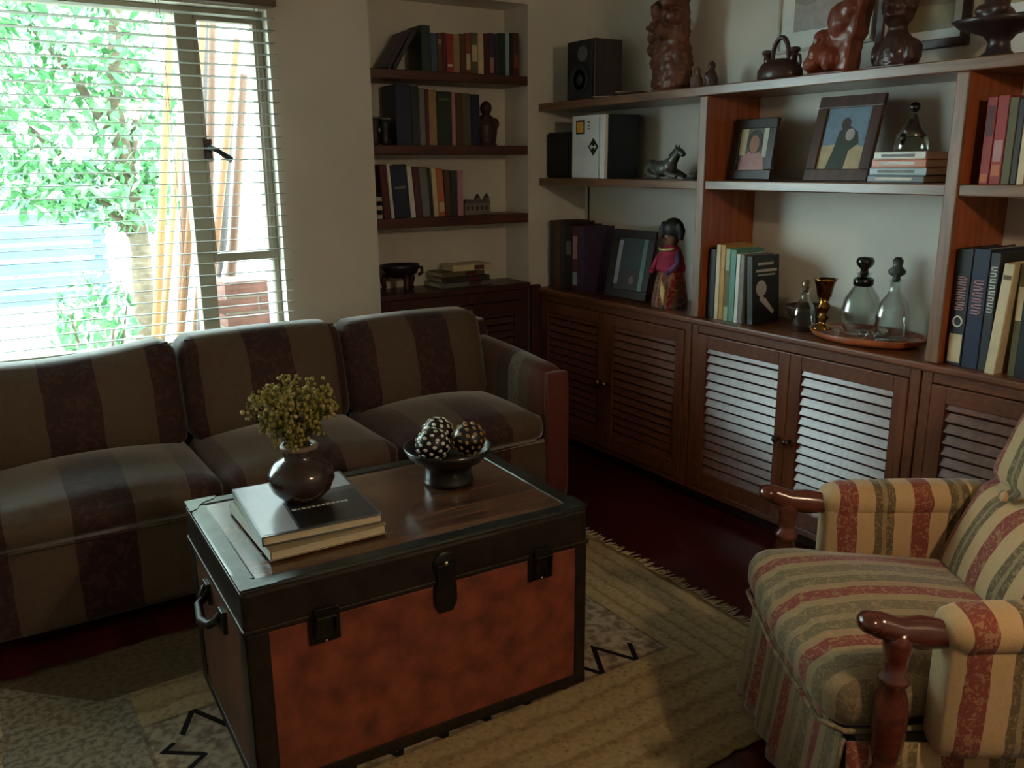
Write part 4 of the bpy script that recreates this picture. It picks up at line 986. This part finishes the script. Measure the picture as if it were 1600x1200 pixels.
# ================================================================== CARVINGS AND ORNAMENTS
CARV = mat(S(104, 60, 42), .5, .35, 12, bump=.6, coat=.1, name='carved wood'); CARD = mat(S(62, 36, 30), .45, .35, 14, bump=.5, coat=.2, name='dark carved wood')
CARR = mat(S(122, 62, 44), .42, .3, 8, bump=.3, coat=.25, name='reddish carved wood'); CLAY = mat(S(110, 86, 76), .6, .3, 16, bump=.3, name='clay')
def craggy(o, size, strength):
    tx = bpy.data.textures.new('crags', 'CLOUDS'); tx.noise_scale = size; tx.noise_depth = 3
    d = o.modifiers.new('crags', 'DISPLACE'); d.texture = tx; d.strength = strength; d.mid_level = .5; d.texture_coords = 'LOCAL'
def carving():
    # tall carved wood group
    t = thing('wood_carving', 'tall brown carved wooden sculpture of clustered figures on the top shelf', 'carving', (2.745, 2.935, 1.742), -pi/2)
    b = MB(); rnd = random.Random(3)
    b.lathe([(.085, .016), (.09, .04), (.085, .16), (.075, .20), (0, .21)], 18, sy=.7)
    b.lathe([(.062, .15), (.066, .25), (.058, .36), (.062, .5), (.05, .56), (0, .58)], 16, (.008, 0, 0), sy=.75)
    for (x, y, z, rx, rz) in ((-.075, -.02, .235, .03, .035), (-.055, -.03, .275, .026, .03), (-.09, -.01, .185, .022, .025), (-.085, 0, .13, .02, .03), (.05, -.045, .30, .028, .03), (.0, -.05, .25, .03, .035), (-.045, -.035, .34, .03, .04), (.02, -.05, .36, .03, .03), (.045, -.04, .44, .03, .04), (-.04, -.04, .45, .03, .04), (.0, -.045, .51, .034, .04), (-.09, -.02, .275, .016, .012)):
        b.ball((x, y, z), (rx, .035, rz), 12, 8)
    fg = b.build('figure_group', CARV, t, remesh=.007, smooth=1); fg.scale = (1.18, 1.1, 1); craggy(fg, .022, .022)
    MB().lathe([(.098, 0), (.10, .008), (.096, .018)], 20, sy=.78).build('base', CARV, t)
    # two little figurines
    for (y, h, lab) in ((2.735, .085, 'left and shorter of two tiny dark figurines beside the tall carving'), (2.655, .105, 'right and taller of two tiny dark figurines beside the tall carving')):
        t = thing('small_figurine', lab, 'figurine', (2.70, y, 1.742), group='pair of tiny figurines')
        b = MB(); b.lathe([(.024, 0), (.028, .012), (.026, h*.4), (.018, h*.62), (0, h*.7)], 14); b.ball((0, 0, h*.82), (.016, .016, .019), 12, 8); b.ball((-.016, .01, h*.42), (.012, .012, .02), 10, 6)
        b.build('figure_body', CARD if h > .1 else CLAY, t, remesh=.004, smooth=2)
        MB().lathe([(.029, 0), (.030, .004), (.028, .008)], 14).build('base', CARD, t)
    # twin-spouted pot with ring handle
    t = thing('ring_handled_pot', 'dark double-spouted pot with a tall ring handle on the top shelf', 'pot', (2.72, 2.325, 1.742), -pi/2)
    MB().lathe([(0, 0), (.085, 0), (.093, .015), (.092, .04), (.075, .065), (.045, .08), (0, .084)], 28, sy=.72).build('body', CARD, t)
    b = MB(); b.tube([(.038*cos(a*pi/14)*1.0, 0, .082+.075*sin(a*pi/14)) for a in range(-1, 16)], .009, 10); b.build('ring_handle', CARD, t)
    for sx in (-1, 1):
        b = MB(); b.tube([(sx*.05, 0, .055), (sx*.062, 0, .085), (sx*.064, 0, .105)], [.018, .014, .013], 10); b.lathe([(.014, .1), (.021, .104), (.019, .115), (.008, .118), (0, .118)], 12, (sx*.064, 0, 0)); b.build('spout', CARD, t)
    b = MB(); b.tube([(.07, 0, .095), (.09, 0, .085), (.094, 0, .06), (.085, 0, .04)], .005, 7); b.build('side_handle', CARD, t)
    # big reddish carving: leaning slab with a crouching figure
    t = thing('wood_carving', 'reddish carved wooden slab sculpture with crouching figure before the drawing', 'carving', (2.72, 2.175, 1.742), -pi/2)
    sil = [(150, 830), (250, 560), (270, 420), (330, 370), (410, 340), (430, 130), (520, 60), (640, 30), (830, 20), (835, 80), (790, 300), (770, 450), (720, 480), (690, 830)]
    P = [((u-150)/7.27*.0022, (830-v)/7.27*.00212) for u, v in sil]
    b = MB(); b.prism(P[::-1], -.045, .035, M=Matrix.Rotation(pi/2, 4, 'X'))
    b.ball((.06, -.04, .115), (.026, .03, .03), 12, 8); b.ball((.055, -.045, .065), (.034, .036, .045), 12, 8); b.ball((.035, -.05, .03), (.03, .036, .03), 12, 8); b.ball((.10, -.045, .04), (.026, .03, .04), 12, 8); b.ball((.12, -.035, .17), (.045, .022, .05), 12, 8); b.ball((.16, -.035, .20), (.03, .02, .03), 12, 8)
    ob = b.build('figure_slab', CARR, t, remesh=.006, smooth=3); craggy(ob, .03, .012); ob.location.z = .012
    MB().box(.0, -.055, 0, .17, .045, .012).build('base', CARR, t, bevel=.003)
    MB().ball((.062, -.074, .115), (.006, .005, .009), 10, 7).build('inlay', mat(S(190, 170, 160), .4, .1), t)
    # bust
    t = thing('carved_bust', 'dark carved wooden bust standing before the brown-framed picture', 'bust', (2.72, 1.845, 1.742), -pi/2)
    b = MB(); b.lathe([(.055, 0), (.062, .02), (.058, .07), (.045, .10), (.03, .125), (.03, .15)], 18, sy=.8); b.ball((0, -.005, .20), (.052, .058, .075), 16, 12); b.ball((0, -.062, .195), (.012, .016, .018), 8, 6)
    b.ball((0, 0, .255), (.045, .05, .04), 12, 8); b.ball((-.06, 0, .05), (.025, .04, .045), 10, 8); b.ball((.06, 0, .05), (.025, .04, .045), 10, 8); b.ball((-.052, 0, .2), (.01, .018, .026), 8, 6); b.ball((.052, 0, .2), (.01, .018, .026), 8, 6); b.ball((0, -.055, .165), (.022, .012, .007), 8, 6)
    craggy(b.build('head_and_shoulders', CARD, t, remesh=.005, smooth=1), .02, .012)
    MB().box(-.07, -.055, 0, .07, .055, .014).build('base', CARD, t, bevel=.003)
    # footed platter carrying a seated figure
    t = thing('footed_platter', 'wide dark wooden platter on a foot on the top shelf at the right edge', 'platter', (2.735, 1.515, 1.742))
    MB().lathe([(0, 0), (.05, 0), (.055, .008), (.035, .025), (.03, .05), (.045, .07), (.115, .095), (.135, .112), (.128, .113), (.10, .1), (0, .088)], 32).build('platter_body', mat(S(48, 34, 36), .4, .3, coat=.2), t)
    MB().lathe([(.057, 0), (.06, .004), (.057, .008)], 24).build('foot_ring', CARD, t)
    t = thing('seated_figurine', 'dark seated carved figurine resting on the footed platter', 'figurine', (2.735, 1.53, 1.742+.097))
    b = MB(); b.ball((0, 0, .03), (.05, .05, .03), 14, 9); b.ball((0, 0, .075), (.032, .034, .05), 14, 9); b.ball((0, 0, .145), (.024, .024, .03), 12, 9); b.ball((-.03, -.02, .045), (.02, .03, .02), 10, 7); b.ball((-.03, .025, .045), (.02, .03, .02), 10, 7)
    b.build('figure_body', CARD, t, remesh=.005, smooth=2)
    MB().lathe([(.046, 0), (.05, .003), (.048, .01)], 18).build('base', mat(S(130, 100, 80), .4, .2), t)
    # reclining animal figurine in the corner bay
    t = thing('horse_figurine', 'grey-green lying horse figurine in front of the corner bay case', 'figurine', (2.70, 2.93, 1.3805), -pi/2)
    GG = mat(S(78, 82, 74), .4, .3, 14, bump=.2, coat=.2, name='grey glazed stone')
    b = MB(); b.ball((0, 0, .045), (.075, .035, .036), 16, 10); b.ball((-.06, 0, .045), (.04, .038, .04), 12, 8); b.ball((.05, 0, .055), (.035, .032, .038), 12, 8)
    b.tube([(.055, 0, .065), (.085, 0, .095), (.10, 0, .115)], [.026, .02, .016], 10); b.tube([(.098, 0, .118), (.118, 0, .112), (.138, 0, .100)], [.018, .016, .011], 10)
    for y in (-.01, .01): b.ball((.094, y, .135), (.006, .005, .012), 8, 6)
    b.tube([(.06, -.03, .03), (.10, -.035, .016), (.13, -.03, .012)], [.016, .012, .010], 8); b.tube([(-.05, -.035, .03), (-.02, -.045, .014), (.03, -.045, .011)], [.018, .013, .010], 8); b.tube([(.06, .03, .03), (.10, .035, .016), (.12, .03, .012)], [.016, .012, .010], 8)
    b.tube([(-.095, 0, .05), (-.11, .0, .03), (-.105, -.01, .012)], [.010, .009, .006], 8)
    b.build('horse_body', GG, t, remesh=.0045, smooth=2)
    b = MB(); b.tube([(.055, 0, .095), (.08, 0, .118), (.092, 0, .135)], [.012, .010, .006], 8); b.build('mane', mat(S(44, 46, 44), .5, .2), t)
    t = thing('pebble_ornament', 'small grey stone ornament right of the lying horse figurine', 'ornament', (2.68, 2.70, 1.3805), .3)
    b = MB(); b.ball((0, 0, .016), (.05, .032, .016), 16, 9); b.ball((.02, 0, .03), (.025, .022, .012), 12, 8); b.build('stone', mat(S(120, 122, 120), .5, .3, 10), t, remesh=.004, smooth=1)
    MB().box(-.055, -.03, 0, .055, .03, .006).build('base', BLACK, t, bevel=.002)
    # costumed doll in the corner bay
    t = thing('costume_doll', 'colourful costumed doll with big dark headdress beside the shelf panel', 'doll', (2.69, 2.84, .8225), -pi/2)
    MB().lathe([(.085, 0), (.088, .02), (.075, .10), (.055, .18), (.04, .235), (.03, .26)], 26, sy=.85).build('dress', stripes('doll dress', 'x', .05, 0, [(0, S(140, 44, 62)), (.35, S(112, 84, 54)), (.6, S(86, 62, 96)), (.8, S(170, 120, 80))], motif=S(190, 150, 110), motif_scale=60), t)
    MB().lathe([(.066, .16), (.07, .175), (.06, .22), (.045, .26), (.03, .275)], 24, sy=.85).build('shawl', mat(S(150, 40, 66), .8, .4, 20), t)
    b = MB(); b.ball((0, 0, .305), (.034, .034, .04), 16, 12); b.ball((0, -.034, .30), (.006, .006, .007), 8, 6); b.build('head', mat(S(120, 84, 62), .5, .1), t)
    b = MB()
    for x in (-.012, .012): b.ball((x, -.032, .312), (.004, .003, .003), 8, 6)
    b.build('eyes', BLACK, t)
    b = MB(); b.ball((0, .008, .345), (.050, .046, .05), 18, 12); b.tube([(-.045, 0, .37), (-.06, 0, .34), (-.056, 0, .30)], [.016, .018, .012], 8); b.tube([(.045, 0, .37), (.06, 0, .34), (.056, 0, .30)], [.016, .018, .012], 8); b.build('headdress', mat(S(36, 36, 34), .5, .3), t, remesh=.005, smooth=1)
    b = MB(); b.tube([(.04+.0*k, -.04, .275) if k == 0 else (.05*cos(pi+pi*k/8), -.05*sin(pi*k/8)-.005, .268-.01*sin(pi*k/8)) for k in range(1, 8)], .006, 7); b.build('necklace', mat(S(220, 200, 150), .3, .2, metal=.6), t)
    for sx in (-1, 1):
        b = MB(); b.tube([(sx*.045, 0, .245), (sx*.07, -.02, .2), (sx*.055, -.06, .165)], [.017, .015, .011], 9); b.ball((sx*.052, -.066, .162), .012, 8, 6); b.build('arm', mat(S(92, 62, 104) if sx > 0 else S(150, 40, 66), .8, .3), t)
    MB().prism([(.03, .13), (.055, .09), (.045, .02), (.025, .07)], .077, .083, M=Matrix.Rotation(pi/2, 4, 'X')).build('apron_patch', mat(S(206, 176, 110), .8, .2), t)
carving()

def glassware():
    gl, nt, p = newmat('clear glass')
    tr = nt.nodes.new('ShaderNodeBsdfTransparent'); tr.inputs[0].default_value = (.93, .97, .95, 1)
    gs = nt.nodes.new('ShaderNodeBsdfGlossy'); gs.inputs['Roughness'].default_value = .05
    lw = nt.nodes.new('ShaderNodeLayerWeight'); lw.inputs[0].default_value = .35
    mx = nt.nodes.new('ShaderNodeMixShader')
    nt.links.new(lw.outputs['Facing'], mx.inputs[0]); nt.links.new(tr.outputs[0], mx.inputs[1]); nt.links.new(gs.outputs[0], mx.inputs[2])
    nt.links.new(mx.outputs[0], nt.nodes['Material Output'].inputs[0])
    dk = mat(S(22, 26, 24), .2, .2, coat=.5, name='dark stopper'); brs = mat(S(168, 120, 62), .16, .2, metal=1, name='polished brass')
    tw = wood(S(150, 76, 44), S(190, 108, 64), 'y', .35, 3, coat=.3, name='orange tray wood')
    ZT = .8222
    t = thing('wooden_tray', 'round orange-brown wooden tray carrying the glass decanters', 'tray', (2.735, 1.87, ZT))
    MB().lathe([(0, 0), (.118, 0), (.14, .010), (.150, .026), (.146, .030), (.136, .024), (.125, .016), (0, .015)], 40, sy=1.42).build('tray_body', tw, t)
    MB().lathe([(.146, .0285), (.151, .0275), (.152, .031), (.147, .0325), (.146, .0285)], 40, sy=1.42).build('rim', tw, t)
    Z = ZT+.0155
    # large flat decanter with dark collar and stopper
    def decanter(lab, loc, s, prof, stop, stopm, collar, sx=1.0):
        t = thing('glass_decanter', lab, 'decanter', loc, -.6)
        o = MB().lathe([(r*s, z*s) for r, z in prof], 32, sx=sx, sy=.8).build('bottle', gl, t)
        MB().lathe([(r*s, z*s) for r, z in stop], 24).build('stopper', stopm, t)
        if collar: MB().lathe([(.028*s, .168*s), (.033*s, .172*s), (.034*s, .19*s), (.028*s, .196*s), (.028*s, .168*s)], 24, sx=sx, sy=.9).build('collar', dk, t)
    body = [(0, 0), (.045, 0), (.052, .01), (.064, .05), (.066, .085), (.056, .13), (.032, .165), (.022, .185), (.021, .205), (.026, .212), (.021, .212), (.017, .205), (.018, .185), (.028, .165), (.051, .13), (.061, .085), (.059, .05), (.047, .014), (0, .012)]
    decanter('large clear glass decanter with dark round stopper and collar', (2.745, 1.905, Z), 1.06, body, [(.012, .2), (.014, .214), (.012, .224), (.026, .238), (.03, .252), (.024, .264), (0, .267)], dk, True, 1.0)
    b2 = [(0, 0), (.05, 0), (.056, .008), (.054, .09), (.046, .12), (.024, .15), (.018, .165), (.018, .19), (.023, .197), (.018, .197), (.014, .19), (.014, .165), (.02, .15), (.042, .12), (.05, .09), (.051, .012), (0, .01)]
    decanter('square-shouldered clear decanter with faceted stopper rightmost on the tray', (2.752, 1.782, Z), 1.08, b2, [(.011, .19), (.013, .2), (.011, .206), (.026, .216), (.028, .226), (.014, .24), (.016, .25), (.017, .258), (.01, .268), (0, .27)], mat(S(90, 104, 98), .1, .2, trans=.5, name='smoked glass'), False)
    decanter('slim clear glass bottle standing left behind the brass goblet', (2.715, 2.128, ZT+.0004), .78, b2, [(.011, .19), (.013, .2), (.02, .215), (.022, .235), (.012, .25), (0, .253)], mat(S(150, 130, 100), .15, .2, metal=.5, name='dull gold'), False)
    t = thing('brass_goblet', 'polished brass goblet with a knobbed stem on the tray', 'goblet', (2.665, 2.005, ZT+.0305))
    MB().lathe([(0, 0), (.036, 0), (.038, .006), (.018, .016), (.012, .028), (.022, .042), (.012, .056), (.018, .068), (.026, .082), (.015, .1), (.02, .112)], 28).build('stem', brs, t)
    MB().lathe([(.018, .112), (.026, .125), (.030, .15), (.038, .178), (.044, .185), (.040, .185), (.033, .175), (.025, .15), (.02, .128), (0, .12)], 28).build('cup', brs, t)
    t = thing('wooden_bowl', 'dark turned bowl on the worktop left of the tray', 'bowl', (2.818, 2.195, ZT))
    MB().lathe([(0, 0), (.04, 0), (.046, .008), (.07, .04), (.08, .07), (.082, .075), (.076, .074), (.06, .04), (.036, .014), (0, .012)], 32).build('bowl_body', mat(S(76, 54, 42), .4, .3, coat=.2), t)
    MB().lathe([(.078, .073), (.083, .073), (.084, .078), (.079, .079), (.078, .073)], 32).build('rim', CARD, t)
    # little glass ball pieces
    for (x, y, r, lab) in ((2.672, 1.945, .016, 'small clear glass piece on the tray beside the goblet'), (2.668, 1.835, .02, 'clear glass piece at the front of the tray'), (2.70, 1.80, .014, 'tiny clear glass piece on the tray by the right decanter')):
        t = thing('glass_stopper', lab, 'glass stopper', (x, y, ZT+.0165), group='loose glass pieces on the tray')
        MB().lathe([(0, 0), (r*.5, 0), (r*.55, r*.3), (r, r*.9), (r*.9, r*1.4), (r*.4, r*1.8), (0, r*1.85)], 12).build('knob', gl, t)
        MB().lathe([(r*.5, 0), (r*.58, r*.1), (r*.5, r*.2)], 12).build('collar', mat(S(200, 210, 205), .1, .1, metal=.6), t)
    # glass figurine on the book stack: bell skirt, silver body, dark ball head
    t = thing('glass_figurine', 'clear glass bell-skirted figurine with dark ball head on the book stack', 'figurine', (2.725, 1.76, ZST+.0005))
    MB().lathe([(0, 0), (.052, 0), (.056, .008), (.05, .035), (.036, .062), (.022, .08), (0, .083)], 32).build('skirt', gl, t)
    b = MB(); b.lathe([(.05, .047), (.052, .05), (.034, .072), (.02, .092), (.012, .112), (.010, .118), (0, .12)], 24); b.tube([(-.015, 0, .10), (-.04, 0, .072), (-.05, -.01, .055)], [.008, .006, .005], 8); b.tube([(.015, 0, .10), (.04, 0, .075), (.054, 0, .045)], [.008, .006, .005], 8)
    b.build('bodice', mat(S(120, 124, 116), .2, .3, metal=.7, name='silvered glass'), t)
    MB().ball((0, 0, .140), .017, 16, 12).build('head', dk, t)
    MB().lathe([(.0, .06), (.008, .066), (.01, .05), (.004, .03), (0, .028)][::-1], 10, (-.05, 0, -.01)).build('pendant', dk, t)
glassware()

# ================================================================== ALCOVE ORNAMENTS
def alcove():
    for (x, h, lab) in ((1.722, .125, 'left of the two small dark mugs on the middle alcove shelf'), (1.775, .12, 'right of the two small dark mugs on the middle alcove shelf')):
        t = thing('dark_mug', lab, 'mug', (x, 3.79, 1.5395), group='dark mugs in the alcove')
        MB().lathe([(0, 0), (.022, 0), (.025, .01), (.025, h*.45), (.018, h*.55), (.025, h*.66), (.025, h), (.022, h), (.021, h*.7), (0, h*.6)], 18).build('mug_body', mat(S(38, 32, 34), .35, .4, 40), t)
        MB().lathe([(.024, h-.008), (.027, h-.006), (.027, h), (.024, h), (.024, h-.008)], 18).build('rim', mat(S(110, 104, 104), .4, .2), t)
    t = thing('carved_figurine', 'dark brown carved pot-bellied figurine on the middle alcove shelf', 'figurine', (2.335, 3.81, 1.5395))
    b = MB(); b.lathe([(.045, 0), (.05, .02), (.056, .06), (.058, .095), (.046, .125), (.03, .145)], 20, sy=.85); b.ball((-.004, -.005, .178), (.030, .03, .034), 14, 10); b.ball((.05, 0, .105), (.022, .025, .03), 10, 8); b.ball((-.05, 0, .10), (.02, .025, .035), 10, 8); b.ball((-.004, -.034, .175), (.007, .008, .009), 8, 6)
    b.build('figure_body', CARD, t, remesh=.005, smooth=2)
    MB().lathe([(.05, 0), (.053, .004), (.05, .01)], 20).build('base', CARD, t)
    t = thing('striped_cup', 'small black and white zigzag cup at the left end of the lowest alcove shelf', 'cup', (1.715, 3.775, 1.2065))
    MB().lathe([(0, 0), (.018, 0), (.021, .01), (.021, .115), (.018, .115), (.016, .02), (0, .015)], 18).build('cup_body', stripes('zigzag cup', 'z', .04, 0, [(0, S(210, 205, 190)), (.5, S(22, 20, 20))]), t)
    MB().lathe([(.019, .112), (.0225, .113), (.0225, .118), (.019, .118), (.019, .112)], 18).build('rim', BLACK, t)
    t = thing('model_building', 'small grey model building with towers on the lowest alcove shelf', 'model', (2.18, 3.80, 1.2065))
    gm = mat(S(128, 120, 112), .7, .2, 30, name='model stone')
    MB().box(0, -.03, 0, .165, .035, .012).build('base', gm, t, bevel=.002)
    MB().box(.004, -.024, .012, .15, .03, .055).build('hall', gm, t, bevel=.002)
    MB().prism([(.0, .055), (.154, .055), (.14, .072), (.014, .072)], -.03, .026, M=Matrix.Rotation(pi/2, 4, 'X')).build('roof', mat(S(92, 84, 82), .7, .2), t)
    for x in (.085, .138):
        b = MB(); b.box(x-.012, -.02, .055, x+.012, .004, .082); tb = b.build('tower', gm, t, bevel=.001)
        MB().lathe([(.015, .082), (.010, .092), (0, .104)], 8, (x, -.008, 0)).build('spire', mat(S(70, 64, 62), .7, .2), tb)
    for k in range(5): MB().box(.014+k*.027, -.0255, .022, .026+k*.027, -.0235, .042).build('window', mat(S(60, 56, 58), .4, .1), t)
    # legged bowl
    t = thing('footed_bowl', 'dark wooden bowl on three curved legs on the alcove cabinet', 'bowl', (1.845, 3.835, .8535))
    MB().lathe([(0, .062), (.05, .066), (.085, .085), (.098, .115), (.10, .128), (.094, .128), (.088, .11), (.06, .085), (0, .078)], 32, sy=.8).build('bowl_body', mat(S(42, 32, 42), .35, .3, coat=.3), t)
    for a in (.5, 2.6, 4.7):
        b = MB(); b.tube([(.07*cos(a), .056*sin(a), .075), (.092*cos(a), .072*sin(a), .05), (.082*cos(a), .066*sin(a), .02), (.09*cos(a), .07*sin(a), 0.004)], [.016, .016, .012, .014], 9); b.build('leg', CARD, t)
    MB().tube([(.095, 0, .11), (.118, 0, .105), (.12, 0, .08), (.10, 0, .07)], .009, 8).build('side_handle', CARD, t)
    # stack of flat books and boxes on the alcove cabinet
    z = .8535
    for (x, w_, d_, h_, col, rz, lab) in ((2.03, .30, .16, .026, 'grey', .03, 'grey book lying lowest in the flat pile on the alcove cabinet'), (2.035, .27, .15, .026, 'charcoal', -.06, 'charcoal book second from the bottom of the pile on the alcove cabinet'), (2.04, .25, .145, .026, 'olive', .04, 'olive book third from the bottom of the pile on the alcove cabinet'), (2.10, .22, .14, .03, 'cream', -.05, 'cream book lying topmost on the alcove cabinet pile')):
        t = thing('book', lab, 'book', (x, 3.765, z), rz, 'books piled on the alcove cabinet')
        b = MB(); b.box(0, 0, 0, w_, d_, .003); b.box(0, 0, h_-.003, w_, d_, h_); b.box(0, 0, .003, w_, .003, h_-.003)
        cv = b.build('cover', mat(CN[col], .5, .15), t, bevel=.001)
        MB().box(.004, .003, .003, w_-.004, d_-.004, h_-.003).build('pages', PAGES, t)
        MB().box(w_*.55, -.0008, .004, w_*.8, .001, h_-.004).build('spine_label', mat(CN['maroon'], .5, .1), cv)
        z += h_+.0004
alcove()
